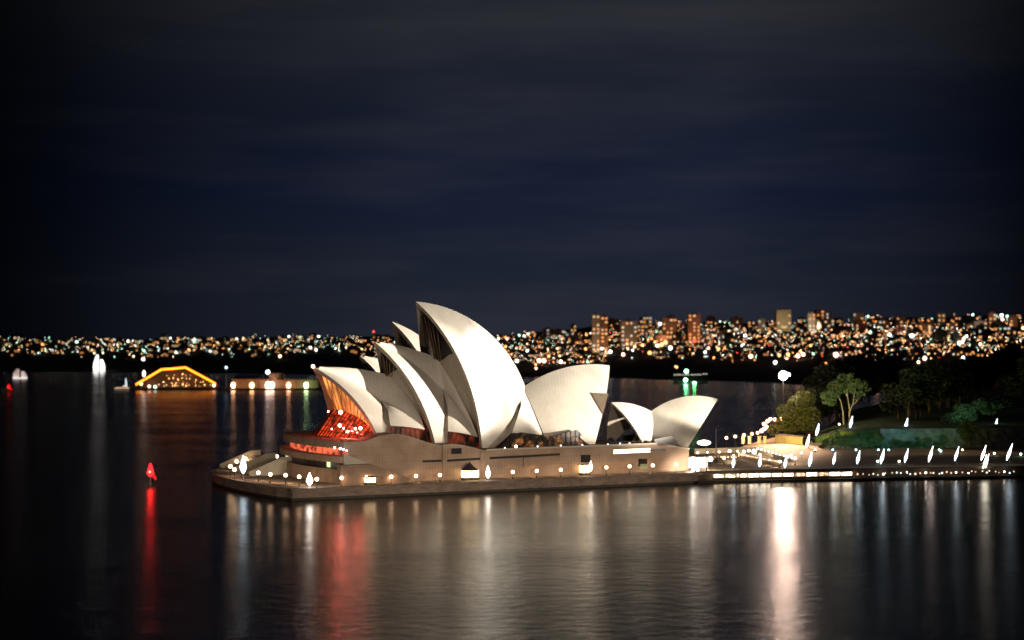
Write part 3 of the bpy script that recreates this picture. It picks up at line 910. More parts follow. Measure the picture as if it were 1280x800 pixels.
tag(mb.build('forecourt', [surf('warm_paving', (.30, .235, .165), .7, .2, .12)]), kind='structure')
mb = MB()
ts = [i * 3.0 for i in range(100)]
mb.grid([[qloc(t, -1.0, -1.2), qloc(t, -1.0, .9), qloc(t, 4.5, .9)] for t in ts], 0, False, True)
tag(mb.build('promenade', [surf('dark_quay_concrete', (.05, .042, .036), .85, .3, .3)]), kind='structure')
mb = MB()
mb.grid([[qloc(t, 4.3, .9), qloc(t, 4.3, 3.4)] for t in ts], 0, False, True)
mb.grid([[qloc(t, 2.3, 3.4), qloc(t, 2.3, ZP + .25), qloc(t, 2.8, ZP + .25), qloc(t, 2.8, ZP - .3)] for t in ts], 0, False, True)
mb.grid([[qloc(t, 2.3, 3.4), qloc(t, 9, 3.4)] for t in ts], 0, False, False)
tag(mb.build('concourse_wall', [surf('concourse_stone', (.20, .155, .12), .85, .25, .3)]), 'long low stone wall under the forecourt edge, along the lower concourse', 'wall')

BAR = glow('lit_bar_front', (1, .74, .48), 3.8, False, .85, .9)
BARHOT = glow('hot_bar_front', (1, .80, .58), 8, False, .7, .9)
BARDIM = glow('dim_bar_front', (1, .66, .40), 1.3, False, .85, .9)
def bay(t, wdt, m, label):
    e0 = empty('bar_bay', qloc(t + wdt / 2, 1.2, .9), label, 'bar', 'lit bars of the lower concourse')
    mb = MB()
    fn = lambda x, y, z: qloc(x, y, z)
    mb.box(t + .15, t + wdt - .15, 1.6, 2.0, 1.9, 3.1, 0, fn); mb.build('lit_front', [m], e0)
    mb = MB()
    mb.box(t, t + wdt, 1.2, 1.5, .9, 1.75, 0, fn); mb.build('counter', [BRONZE], e0)
    mb = MB()
    for x in (t + .02, t + wdt - .2): mb.box(x, x + .16, 1.1, 1.45, .9, 3.3, 0, fn)
    mb.box(t, t + wdt, .6, 2.2, 3.25, 3.42, 0, fn); mb.build('canopy_frame', [BLACKMETAL], e0)
ORD = ['first', 'second', 'third', 'fourth', 'fifth', 'sixth', 'seventh', 'eighth', 'ninth', 'tenth', 'eleventh', 'twelfth', 'thirteenth', 'fourteenth', 'fifteenth']
tb = q_of_u(893); te = q_of_u(1068)
nb = 12
for i in range(nb):
    ua = 893 + i * 14.6
    t = q_of_u(ua); wdt = q_of_u(ua + 13.6) - t
    m = BARHOT if i in (3, 4, 8, 10, 11) else (BARDIM if i in (7, 9) else BAR)
    bay(t, wdt, m, f'{ORD[i]} glowing bar bay from the podium end along the lower concourse')

# lamps --------------------------------------------------------------------
def lamp_light(p, power, col, parent, rad=.5, aim=(0, .8, -.6), size=140):
    """added spot at a lamp, aimed to leave no glint in the water"""
    f = flood('lamp_light', p, Vector(p) + Vector(aim), power, size, .5, col, rad)
    f.parent = parent; f.location = Vector(p) - parent.location
def globe_lamp(p, zt, r, m, label, group, name='globe_lamp', power=0, col=(1, .6, .3)):
    e0 = empty(name, p, label, 'lamp', group)
    mb = MB(); mb.lathe((p[0], p[1], p[2]), [(.28, 0), (.28, .25), (.1, .4), (.07, zt - p[2] - r)], 8); mb.build('post', [BLACKMETAL], e0)
    mb = MB(); mb.ball((p[0], p[1], zt), r, 12); mb.build('globe', [m], e0)
    mb = MB(); mb.lathe((p[0], p[1], zt - r - .1), [(.12, 0), (.3, .12), (.3, .22), (.1, .26)], 8); mb.build('collar', [BLACKMETAL], e0)
    if power: lamp_light((p[0], p[1] + r + .15, zt), power, col, e0, .3)
    return e0
GW = 'globe lamps along the west wall of the podium'
for i, (u, v) in enumerate(((427, 597.5), (458, 596.6), (489, 596), (520, 595), (550, 593.8), (641, 590), (671, 588.6), (701, 587.3), (758, 584.3), (787, 583), (816, 581.8), (845, 580.5))):
    q = P3(u, v, 39.0)
    globe_lamp(loc(q[0], 39, ZD), q[2], .62, LAMPW, f'round warm globe lamp below the podium wall, {ORD[i]} from the left', GW, power=500, col=(1, .58, .30))
GN = 'globe lamps round the north apron'
near_rim = ((323, 591), (338, 593), (357, 594), (374, 596), (396, 599))
for i, (u, v) in enumerate(near_rim):
    p = on_z(u, v, 6.6)
    globe_lamp(Vector((p.x, p.y, ZD)), 6.6, .66, LAMPW, f'warm globe lamp on the north apron\'s near edge, {ORD[i]} from the tip', GN, power=1500, col=(1, .62, .34))
far_rim = ((288, 583), (293, 587), (296, 577), (307, 573.5), (324, 572), (346, 570.5), (367, 570))
for i, (u, v) in enumerate(far_rim):
    p = on_z(u, v, 7.4)
    globe_lamp(Vector((p.x, p.y, ZD)), 7.4, .68, LAMPW, f'warm globe lamp on the north apron\'s far edge, {ORD[i]} from the tip', GN, power=1500, col=(1, .62, .34))

def torch_lamp(p, zc, h, r, m, label, group, lean=0.0):
    """lamp on a slim post, its blur streak built as a tapering glow"""
    e0 = empty('lantern_lamp', p, label, 'lamp', group)
    mb = MB(); mb.lathe((p[0], p[1], p[2]), [(.3, 0), (.3, .3), (.16, .5), (.12, zc - h / 2 - p[2])], 8); mb.build('post', [GREYMETAL], e0)
    mb = MB()
    prof_ = [(.18, -.5), (.75, -.3), (1.0, -.12), (.72, .1), (.4, .3), (.16, .5)]
    c = Vector((p[0], p[1], zc)); n = 10; vs = []
    for rr, zz in prof_:
        for i in range(n):
            a = 2 * pi * i / n
            vs.append((c.x + r * rr * cos(a) + lean * zz * h, c.y + r * rr * sin(a), c.z + zz * h))
    fs = [(j * n + i, j * n + (i + 1) % n, (j + 1) * n + (i + 1) % n, (j + 1) * n + i) for j in range(5) for i in range(n)] + [tuple(range(n))[::-1], tuple(range(5 * n, 6 * n))]
    mb.add(vs, fs, 0, True); mb.build('lantern', [m], e0)
    return e0
WL = 'tall white lanterns on the broadwalk'
for (u, v, y, h, r, nm) in ((304, 581, 585, 6.2, 1.25, 'largest white lantern at the rounded north tip of the broadwalk'), (387, 599, 558, 4.2, 1.1, 'white lantern at the corner of the north terrace wall'),
                            (610, 590, 585, 4.2, .85, 'white lantern beside the kiosk with the conical roof'), (738.5, 582.5, 604, 3.6, .6, 'white lantern beside the small lit booth on the west wall')):
    p = at(u, v, y)
    torch_lamp(Vector((p.x, p.y, ZD)), p.z, h, r, LAMPHOT if u != 304 else LAMPC, nm, WL)

SL = 'white lanterns along the quay'
row = ((917, 577), (950, 577), (982, 577), (1013, 574), (1043, 573), (1073, 571.5), (1103, 570.5), (1133, 569.5), (1163.5, 567.5), (1196, 567), (1229.5, 566), (1262, 565))
for i, (u, v) in enumerate(row):
    t = q_of_u(u); p0 = qloc(t, 9.5, ZP)
    p = at(u, v, p0.y)
    m = (LAMPC, LAMPW, LAMPC)[0 if i in (3, 4, 5, 6, 7, 11) else (1 if i in (8, 10) else 2)]
    torch_lamp(Vector((p.x, p.y, ZP)), p.z, (4.4, 4.0, 4.8, 5.6, 4.6, 5.2, 5.8, 5.4, 6.2, 5.6, 5.9, 6.6)[i], (.62, .7, .6, .7, .58, .66, .7, .6, .62, .56, .6, .68)[i], LAMPC if m is LAMPC else glow('pinkish_lamp_glass', (1, .80, .74), 6, True), f'white lamp with leaf shaped blur on the quay, {ORD[i]} from the opera house', SL, .10 + .022 * i)
GL = 'white lanterns on the garden terrace'
for i, (u, v, y) in enumerate(((1022, 537, 770), (1010, 551, 750), (1064, 527.5, 785), (1133, 530, 790), (1245, 530.5, 800))):
    p = at(u, v, y); zb = 12.5 if i != 1 else ZP
    m = LAMPC if i != 1 else glow('pinkish_lamp_glass', (1, .80, .74), 6, True)
    torch_lamp(Vector((p.x, p.y, zb - (4 if i == 0 else 0))), p.z, 5.6, .72, m, ('white lantern at the left end of the garden cliff', 'pinkish lantern low beside the bushy fig tree', 'white lantern at the foot of the umbrella shaped tree', 'white lantern in the middle of the garden terrace', 'white lantern under the spreading tree at far right')[i], GL, .22)
# twin spear-like lamps at the quay edge
for i, (u, v) in enumerate(((1231, 577), (1234, 576))):
    t = q_of_u(u); p0 = qloc(t, 1.5, .9); p = at(u, v, p0.y)
    torch_lamp(Vector((p.x, p.y, .9)), p.z, 5.5, .32, glow('yellow_white_lamp', (1, .95, .72), 9), ('left one of a close pair of thin yellowish lamps on the quay edge', 'right one of a close pair of thin yellowish lamps on the quay edge')[i], 'pair of thin lamps on the quay edge', .25)

# east edge lamps, running away along the garden shore
EL = 'orange lamps along the far edge of the forecourt'
ROWE = ((908, 547.3), (919, 545.6), (930, 543.8), (940, 542.3), (947, 541), (952, 538.6), (955.5, 536), (958, 533.5), (955, 530), (959.5, 526.5), (963, 524), (968.5, 524.5), (976, 523.5))
for i, (u, v) in enumerate(ROWE):
    zt = 8.4 if i < 5 else 9.2
    p = on_z(u, v, zt)
    globe_lamp(Vector((p.x, p.y, ZP if p.y < 1000 else 3)), zt, .7 if i < 5 else .95, glow('orange_lamp_glass', (1, .50, .24), 8, True), f'orange lamp on the far forecourt edge, {ORD[i]} from the restaurant shells', EL, 'street_lamp', power=11000, col=(1, .52, .24))

# tall wide-headed lamp post at the podium end
p = at(883, 600, 618); e0 = empty('wide_lamp', Vector((p.x, p.y, ZD)), 'tall dark post with a wide glowing reddish white head beside the restaurant shell', 'lamp')
hd = at(880, 553.5, 618)
mb = MB(); mb.tube((p.x, p.y, ZD), (p.x, p.y, hd.z - .6), .16, .12, 8); mb.tube((p.x, p.y, ZD), (p.x, p.y, ZD + .5), .3, .3, 8); mb.build('post', [BLACKMETAL], e0)
mb = MB(); mb.lathe((p.x - .9, p.y, hd.z), [(.3, -.95), (1.7, -.7), (2.6, -.1), (2.3, .5), (.9, .95), (.2, 1.05)], 16); mb.build('lamp_head', [glow('reddish_white_head', (1, .66, .50), 7, True)], e0)

# glowing entrance at the south end of the podium
e0 = empty('entrance_kiosk', loc(86, 30, ZD), 'dazzling white glass entrance at the south end of the podium wall', 'kiosk')
mb = MB(); mb.box(82.5, 90, 27, 31, ZD + .6, ZD + 4.6, 0, loc); mb.build('lit_glass', [glow('dazzling_glass', (1, .88, .74), 3.5, True, .3, .6)], e0)
mb = MB(); mb.box(82.2, 90.4, 26.7, 31.6, ZD + 4.6, ZD + 5.0, 0, loc); mb.box(82.2, 90.4, 26.7, 31.4, ZD, ZD + .55, 0, loc)
for k in (82.3, 84.8, 87.3, 89.9): mb.box(k, k + .25, 31.05, 31.3, ZD + .5, ZD + 4.7, 0, loc)
mb.build('frame', [GREYMETAL], e0)
for i, (u, v, r) in enumerate(((866, 574, .8), (867, 580, .7), (866, 588, .55), (872, 588, .5), (888, 574, .9))):
    p = at(u, v, 617); globe_lamp(Vector((p.x, p.y, ZD)), p.z, r, LAMPHOT, ('white globe highest at the podium end', 'white globe midway at the podium end', 'small white globe low at the podium end', 'lowest small white globe right of the podium end', 'white globe right of the dazzling entrance')[i], 'white globes at the podium end', power=5000 * r, col=(1, .8, .6))

# kiosks on the west broadwalk
def kiosk(u0, u1, vt, b, hot, label, cone=None):
    a = P3(u0, 600, b); c = P3(u1, 600, b)
    z1 = P3((u0 + u1) / 2, vt, b)[2]
    e0 = empty('lit_kiosk', loc((a[0] + c[0]) / 2, b - 1, ZD), label, 'kiosk')
    mb = MB(); mb.box(a[0] + .1, c[0] - .1, b - 2.6, b - .1, ZD + .9, z1, 0, loc); mb.build('lit_front', [glow('kiosk_light', (1, .66, .34), hot, True, .35, 1.0)], e0)
    mb = MB(); mb.box(a[0], c[0], b - 2.8, b, ZD, ZD + .9, 0, loc)
    for f in (0, .5, 1): mb.box(a[0] + (c[0] - a[0]) * f - .09, a[0] + (c[0] - a[0]) * f + .09, b - .02, b + .14, ZD, z1, 0, loc)
    mb.build('counter', [BRONZE], e0)
    mb = MB()
    if cone:
        p = P3(*cone, b - 1.4)
        q = loc(p[0], b - 1.4, z1)
        mb.lathe(q, [(3.0, 0), (3.1, .2), (1.5, 1.3), (.25, p[2] - z1), (.02, p[2] - z1 + .5)], 8, 0, False)
    else:
        mb.box(a[0] - .3, c[0] + .3, b - 3, b + .35, z1 + .02, z1 + .3, 0, loc)
    mb.build('roof', [surf('kiosk_roof', (.06, .045, .04), .8, .2, 1)], e0)
kiosk(580, 599, 588, 37.5, 6, 'bright orange kiosk with a dark conical roof below the tallest shell', (587, 578.5))
kiosk(728, 737, 581.5, 36.5, 10, 'small dazzling booth against the podium wall below the south shell')
kiosk(458.5, 470, 597, 41.5, 4, 'small orange lit hut with a flat roof below the stair flank')

# concourse stair parapets on the forecourt
PAR = surf('pale_parapet', (.45, .37, .27), .7, .1, .4)
def par_wall(pts, th, h, mat, label):
    mb = MB()
    for (a, b) in zip(pts, pts[1:]):
        a, b = Vector(a), Vector(b); d = (b - a); n_ = Vector((-d.y, d.x)).normalized() * th
        mb.add([a, b, b + n_.to_3d() if False else b + Vector((n_.x, n_.y, 0)), a + Vector((n_.x, n_.y, 0))] + [q + Vector((0, 0, h)) for q in (a, b, b + Vector((n_.x, n_.y, 0)), a + Vector((n_.x, n_.y, 0)))],
               [(0, 1, 5, 4), (1, 2, 6, 5), (2, 3, 7, 6), (3, 0, 4, 7), (4, 5, 6, 7)])
    return tag(mb.build('parapet_wall', [mat]), label, 'wall')
zf = ZP
par_wall([on_z(923, 571, zf), on_z(975, 581, zf)], .8, 1.8, PAR, 'warmly lit sloping parapet nearest the lower concourse bars')
par_wall([on_z(943, 565, zf), on_z(990, 578, zf)], .7, 1.3, COPING, 'pale parapet dotted with small lights across the forecourt')
par_wall([on_z(868, 567.5, zf), on_z(915, 566, zf), on_z(945, 565.2, zf)], .7, 2.2, COPING, 'pale parapet continuing the podium edge onto the forecourt')
par_wall([on_z(893, 577, zf), on_z(920, 581, zf)], .7, 1.4, COPING, 'short dim parapet beside the dazzling entrance')
for i in range(11):
    t = i / 10; q = on_z(943, 565, zf).lerp(on_z(990, 578, zf), t)
    mb = MB(); mb.tube((q.x, q.y, zf + 1.3), (q.x, q.y, zf + 1.75), .05, n=4, mi=1); mb.ball((q.x, q.y, zf + 1.9), .24 if i < 9 else .4, 8)
    tag(mb.build('parapet_light', [LAMPHOT, BLACKMETAL]), f'small white light on the dotted parapet, {ORD[i]} from the restaurant', 'lamp', 'small lights on the forecourt parapet')
for i, (u, v, r) in enumerate(((943, 564.5, .95), (912, 564, .6), (930, 564.5, .6), (994, 573, .5))):
    p = on_z(u, v, zf + 2.6); globe_lamp(Vector((p.x, p.y, zf)), zf + 2.6, r, LAMPHOT, ('largest warm white globe on the forecourt parapets', 'small white globe near the dazzling entrance', 'small white globe between the two forecourt parapets', 'small white globe at the right end of the dotted parapet')[i], 'white globes on the forecourt', power=11000 * r, col=(1, .72, .45))
for i, (u, v, r) in enumerate(((872, 566, .45), (884, 565.4, .35), (899, 565, .4), (922, 564, .4), (936, 563.5, .5), (950, 568, .45), (962, 575, .4), (975, 577, .5), (905, 573, .45), (917, 569, .35), (989, 569, .4), (1002, 566, .4))):
    p = on_z(u, v, zf + 2.4)
    globe_lamp(Vector((p.x, p.y, zf)), zf + 2.4, r, LAMPHOT if i % 3 else LAMPW, 'small warm globe lamp on a short post among the parapets of the forecourt', 'small globe lamps of the forecourt', power=2600 * r, col=(1, .66, .38))
q0, q1 = on_z(925, 571.6, zf), on_z(976, 581.6, zf)  # added rail whose glow stands for the lit strip of the parapet
mb = MB(); mb.path([q0 + Vector((0, -.25, 1.2)), q0.lerp(q1, .5) + Vector((0, -.25, 1.2)), q1 + Vector((0, -.25, 1.2))], .32, 6)
for t in (0, .25, .5, .75, 1): q = q0.lerp(q1, t); mb.tube((q.x, q.y - .25, zf), (q.x, q.y - .25, zf + 1.2), .08, n=5, mi=1)
tag(mb.build('glow_rail', [glow('rail_glow', (1, .72, .42), 1.3, False, .5, .5), BLACKMETAL]), 'added glowing rail in front of the warmly lit sloping parapet', 'handrail')
# low posts by the far forecourt edge
for i, u in enumerate((929, 937, 949, 956)):
    p = on_z(u, 554.5, ZP); mb = MB()
    mb.lathe(p, [(.9, 0), (.9, .2), (.75, .4), (.75, 3.0), (.9, 3.2), (.9, 3.5)], 8, 0, False)
    tag(mb.build('stone_pillar', [PAR], None, p), f'pale stone pillar near the far forecourt lamps, {ORD[i]} from the left', 'pillar', 'pillars by the far forecourt edge')
# flag pole near the restaurant
p = on_z(895, 556, 11); mb = MB(); mb.tube((p.x, p.y, 4), (p.x, p.y, at(895, 536, p.y).z), .22, .12, 8)
mb.lathe((p.x, p.y, 4), [(.6, 0), (.6, .5), (.25, .7)], 8)
tag(mb.build('flag_pole', [GREYMETAL]), 'bare pale flag pole behind the restaurant shells', 'pole')
# low garden building at the forecourt edge
a = on_z(969, 553, ZP); c = on_z(1003, 556, ZP)
mb = MB(); mb.prism([(a.x, a.y), (c.x, c.y), (c.x + 4, c.y + 12), (a.x + 4, a.y + 12)], ZP - .1, ZP + 3.4)
tag(mb.build('stone_wall', [SANDST]), 'low sandstone wall in front of the bushy fig tree', 'wall')

# bright flood mast far behind the forecourt
p = at(979, 469.5, 813); e0 = empty('floodlight_mast', Vector((p.x, p.y, 3)), 'tall dark mast with a dazzling pinkish floodlight above the cove', 'floodlight')
mb = MB(); mb.tube((p.x, p.y, 3), (p.x, p.y, p.z - 1.5), .16, .1, 8); mb.lathe((p.x, p.y, 3), [(.9, 0), (.9, .8), (.4, 1.2)], 8); mb.build('mast', [SLIT], e0)
mb = MB(); mb.ball(p, 2.1, 12); mb.ball(Vector((p.x + 2.5, p.y, p.z + .5)), .9, 8); mb.build('lamp_cluster', [glow('dazzling_floodlight', (1, .70, .56), 330, True)], e0)

f = flood('lamp_light', (p.x, p.y - 3.2, p.z - 1), (122, 752, 3), 4.2e5, 38, .6, (1, .60, .34), 1.2); f.parent = e0; f.location = f.location - e0.location
# ------------------------------------------------------------------ gardens on the right
mb = MB()
GZ = 12.5
top = [(150, 775), (165, 752), (235, 768), (275, 790), (420, 815)]
gp = [(142, 790), (152, 762), (166, 750.5), (205, 756), (240, 764), (300, 778), (420, 800), (900, 900), (900, 1500), (400, 1300), (200, 1000)]
mb.prism(gp, ZP + .004, [6, 11, GZ, GZ, GZ, GZ, GZ, 26, 30, 26, 10])
tag(mb.build('garden_ground', [GRASS]), kind='structure')
mb = MB()
cl = [(165, 749), (178, 750), (190, 753), (203, 754), (216, 758), (230, 760), (244, 764), (262, 768), (280, 773), (300, 777)]
rows = []
cl2 = resample([(x, y, 0) for x, y in cl], 60)
rr = random.Random(5)
for p in cl2:
    rows.append([Vector((p.x + rr.uniform(-.5, .5), p.y - 1.6 + rr.uniform(-.8, .6) - (.5 if j == 0 else 0), ZP + (GZ + .3 - ZP) * j / 5 + (rr.uniform(-.4, .4) if 0 < j < 5 else 0))) for j in range(6)])
mb.grid(rows, 0, False, True)
mb.grid([[r[-1], r[-1] + Vector((0, 4, 0))] for r in rows], 0, False, True)
tag(mb.build('cliff_wall', [ROCK]), 'rough rock wall washed in teal light below the garden terrace', 'rock wall')

def spot_fixture(p, aim, power, col, label, size=80):
    e0 = empty('ground_spotlight', p, label, 'spotlight', 'coloured spotlights at the foot of the rock wall')
    mb = MB(); mb.tube((p[0], p[1], p[2]), (p[0], p[1], p[2] + .5), .12, n=6, mi=0); mb.lathe((p[0], p[1], p[2] + .5), [(.25, 0), (.5, .25), (.5, .5)], 8); mb.build('housing', [BLACKMETAL], e0)
    mb = MB(); mb.ball((p[0], p[1], p[2] + 1.25), .42, 8); mb.build('lens', [glow('lens_%d_%d_%d' % tuple(int(c * 9) for c in col), tuple(.35 + .65 * c for c in col), 9)], e0)
    f = flood('lamp_beam', (p[0], p[1] - .3, p[2] + 1.9), aim, power, size, .8, col, .5)
    f.parent = e0; f.location = f.location - e0.location
for i, (u, col, pw) in enumerate(((1019, (.6, 1, .55), 1800), (1041, (.10, .62, 1), 4200), (1070, (.40, .80, .70), 4200), (1098, (.12, .9, .85), 4600), (1111, (.15, .85, .95), 3600), (1174, (.12, 1, .85), 5200), (1203, (1, .95, .25), 3000))):
    p = on_z(u, 566, ZP)
    spot_fixture(Vector((p.x, p.y, ZP)), (p.x + 1, p.y + 16, ZP + 9), pw * 2.6, col, f'small ground spotlight under the garden rock wall, {ORD[i]} from the left')
for i, (u, v, col) in enumerate(((1124, 577, (1, .8, .25)), (1097, 577, (.4, 1, .6)), (1243, 567, (.5, 1, .35)), (1276, 568, (.25, 1, .5)), (1176, 564, (.3, 1, .6)))):
    p = on_z(u, v, ZP + .9); mb = MB(); mb.ball((p.x, p.y, ZP + 1.0), .5, 8); mb.tube((p.x, p.y, ZP), (p.x, p.y, ZP + .7), .12, n=6, mi=1)
    tag(mb.build('bollard_light', [glow('bollard_%d' % i, tuple(.4 + .6 * c for c in col), 6), BLACKMETAL]), ('low amber bollard light on the quay promenade', 'low green bollard light among the quay lanterns', 'low yellow green bollard light near the right end of the quay', 'low green bollard light at the far right end of the quay', 'low bright green bollard light beside the eighth quay lantern')[i], 'bollard light')

# people and small lights on the dim right half of the quay: tiny railing lamps
rr = random.Random(3)
mb = MB()
for t in range(int(q_of_u(1070)), 210, 3): mb.tube(qloc(t, 2.5, ZP), qloc(t, 2.5, ZP + 1.3), .06, n=4)
mb.path([qloc(t, 2.5, ZP + 1.3) for t in range(int(q_of_u(1070)), 212, 6)], .06, 4)
tag(mb.build('quay_railing', [GREYMETAL]), 'thin metal railing along the quay edge right of the lit bars', 'railing')
for i in range(34):
    u = 1075 + i * 5.9 + rr.uniform(-2, 2)
    t = q_of_u(u); q = qloc(t, 1.4, .9)
    mb = MB(); zz = rr.uniform(1.5, 2.6)
    c = rr.choice((LAMPHOT, BARDIM, BARDIM, BARDIM, glow('quay_bead', (1, .8, .6), 2.2), glow('quay_bead_cool', (.8, .95, 1), 2.0)))
    mb.tube((q.x, q.y, .9), (q.x, q.y, zz), .06, n=4, mi=1); mb.ball((q.x, q.y, zz + .2), rr.uniform(.22, .42), 8)
    tag(mb.build('table_light', [c, BLACKMETAL]), 'tiny table light on the dim right half of the lower concourse', 'lamp', 'tiny lights on the right half of the lower concourse')

# ------------------------------------------------------------------ trees
def crown_mesh(mb, blobs, count, size, rnd, mi=0):
    tot = sum(b[3] * b[4] * b[5] for b in blobs)
    for cx, cy, cz, rx, ry, rz in blobs:
        for _ in range(int(count * rx * ry * rz / tot)):
            while True:
                x, y, z = rnd.uniform(-1, 1), rnd.uniform(-1, 1), rnd.uniform(-1, 1)
                d = x * x + y * y + z * z
                if d <= 1 and d > rnd.random() * .75: break
            c = Vector((cx + x * rx, cy + y * ry, cz + z * rz))
            s = size * rnd.uniform(.6, 1.35)
            a = Vector((rnd.gauss(0, 1), rnd.gauss(0, 1), rnd.gauss(0, .7))).normalized()
            b = a.cross(Vector((rnd.gauss(0, 1), rnd.gauss(0, 1), rnd.gauss(0, 1)))).normalized()
            mb.add([c - a * s, c + b * s * .5, c + a * s, c - b * s * .5], [(0, 1, 2, 3)], mi)
def limb(mb, pts, r0, r1):
    n = len(pts) - 1
    for i, (a, b) in enumerate(zip(pts, pts[1:])):
        mb.tube(a, b, r0 + (r1 - r0) * i / n, r0 + (r1 - r0) * (i + 1) / n, 8, caps=False)
def tree(base, blobs, limbs, leafs, lsize, leaf, bark, label, group='trees of the garden', cat='tree', seed=1):
    e0 = empty('tree', base, label, cat, group)
    rnd = random.Random(seed)
    mb = MB()
    for pts, r0, r1 in limbs: limb(mb, [Vector(base) + Vector(p) for p in pts], r0, r1)
    mb.build('trunk', [bark], e0)
    mb = MB(); crown_mesh(mb, [(base[0] + b[0], base[1] + b[1], base[2] + b[2], b[3], b[4], b[5]) for b in blobs], leafs, lsize, rnd)
    mb.build('crown', [leaf], e0)
    return e0
# bushy fig
b = on_z(1000, 552, ZP) + Vector((0, 14, 0))
fx = b.y / FPX
def fb(u, v, r, rz=None): return ((u - 1000) * fx, random.uniform(-3, 3), CAMZ - (v - HZ) * fx - b.z, r * fx, r * fx, (rz or r) * fx)
tree(b, [fb(988, 514, 12, 9), fb(1003, 505, 13, 11), fb(1016, 501, 12, 12), fb(1008, 520, 16, 11), fb(985, 530, 13, 9), fb(1000, 537, 15, 11), fb(1020, 520, 12, 14), fb(973, 538, 8, 7), fb(1021, 540, 12, 10), fb(1010, 494, 9, 6), fb(993, 522, 10, 8)],
     [([(0, 0, 0), (.5, 0, 3), (-1, 0, 8), (-3, 0, 13)], 1.1, .3), ([(.3, 0, 2.5), (3, 0, 7), (5, 0, 14)], .8, .2), ([(0, 0, 3), (-5, 0, 7), (-8, 0, 9)], .6, .2)],
     5200, .62, LEAF, DARKBARK, 'bushy rounded fig tree lit yellow green beside the forecourt', seed=3)
# umbrella tree
b = Vector(((1056 - 640) / FPX * 792, 792, GZ)); fx = 792 / FPX
def fb(u, v, r, rz): return ((u - 1056) * fx, random.uniform(-2, 2), CAMZ - (v - HZ) * fx - b.z, r * fx, r * fx, rz * fx)
tree(b, [fb(1037, 495, 12, 7), fb(1034, 502, 8, 4), fb(1047, 483, 13, 7), fb(1056, 473, 9, 6), fb(1066, 478, 12, 6), fb(1078, 481, 9, 6), fb(1075, 492, 9, 3.5), fb(1059, 487, 12, 5), fb(1043, 490, 10, 6), fb(1030, 492, 5, 3), fb(1084, 487, 5, 3), fb(1049, 475, 5, 3), fb(1063, 469, 5, 3), fb(1040, 505, 5, 3), fb(1070, 498, 5, 2.5)],
     [([(-.5, 0, 0), (-.8, 0, 6), (-1.8, 0, 11), (-4, 0, 15), (-6, 0, 17)], .45, .15), ([(2.2, 0, 0), (2.3, 0, 7), (1.4, 0, 13), (.5, 0, 19)], .45, .15), ([(2.3, 0, 6), (4.0, 0, 10), (4.4, 0, 14), (5.5, 0, 18)], .35, .12), ([(3.6, 0, 9), (6, 0, 11.5), (7.5, 0, 13)], .22, .1), ([(1.5, 0, 12.5), (-1, 0, 17)], .25, .1)],
     2900, .5, LEAFG, BARK, 'tall umbrella crowned tree with pale forked trunks on the garden terrace', seed=5)
# spreading tree at right
b = Vector(((1212 - 640) / FPX * 785, 785, GZ)); fx = 785 / FPX
def fb(u, v, r, rz): return ((u - 1212) * fx, random.uniform(-2, 2), CAMZ - (v - HZ) * fx - b.z, r * fx, r * fx, rz * fx)
tree(b, [fb(1190, 521, 11, 7), fb(1205, 511, 14, 7), fb(1225, 506, 13, 8), fb(1243, 506, 15, 6), fb(1256, 505, 9, 5), fb(1236, 515, 10, 4), fb(1183, 525, 8, 6), fb(1213, 520, 10, 8)],
     [([(0, 0, 0), (.6, 0, 4), (2.5, 0, 9), (6, 0, 13)], .8, .2), ([(.3, 0, 3), (-2, 0, 7), (-6, 0, 10)], .6, .15), ([(1.5, 0, 7), (9, 0, 12), (14, 0, 14)], .4, .12)],
     2600, .6, LEAFG, DARKBARK, 'wide spreading tree with a faintly lit crown at the right edge', seed=8)
b = on_z(1204, 559, ZP) + Vector((0, -5, 0)); fx = b.y / FPX
def fb(u, v, r, rz): return ((u - 1204) * fx, random.uniform(-1, 1), CAMZ - (v - HZ) * fx - b.z, r * fx, r * fx, rz * fx)
tree(b, [fb(1205, 545, 9, 7), fb(1199, 537, 8, 7), fb(1211, 536, 8, 8), fb(1205, 530, 9, 6)], [([(0, 0, 0), (.2, 0, 3), (.5, 0, 6)], .4, .15)], 1200, .5, LEAF, DARKBARK, 'small tree lit bright yellow green from below at the rock wall', seed=9)
# shrubs against the rock wall
SH = 'shrubs against the garden rock wall'
rnd = random.Random(31)
for i in range(29):
    u = 1032 + i * 9.4 + rnd.uniform(-3, 3)
    t = (u - 1032) / 160
    q = Vector(((u - 640) / FPX * (743.5 + 6 * t), 743.5 + 6 * t, ZP)); h = rnd.uniform(2.2, 6.5)
    if i >= 17:
        x = 141.5 + (i - 17) * 2.05 + rnd.uniform(-.5, .5); q = Vector((x, 751 - (x - 141) * .28 + rnd.uniform(-1, 2), ZP)); h = rnd.uniform(4.5, 8.5)
    e0 = empty('shrub', q, 'leafy shrub among those growing against the teal lit rock wall', 'shrub', SH)
    mb = MB(); mb.tube(q, q + Vector((.2, 0, h * .6)), .12, .06, 6); mb.build('stem', [DARKBARK], e0)
    mb = MB(); crown_mesh(mb, [(q.x + rnd.uniform(-.8, .8), q.y + rnd.uniform(-.5, .5), q.z + h * rnd.uniform(.3, .85), rnd.uniform(.9, 1.9), 1.0, h * .28) for _ in range(3)], 330, .36, rnd); mb.build('foliage', [LEAFG if i % 3 else LEAF], e0)
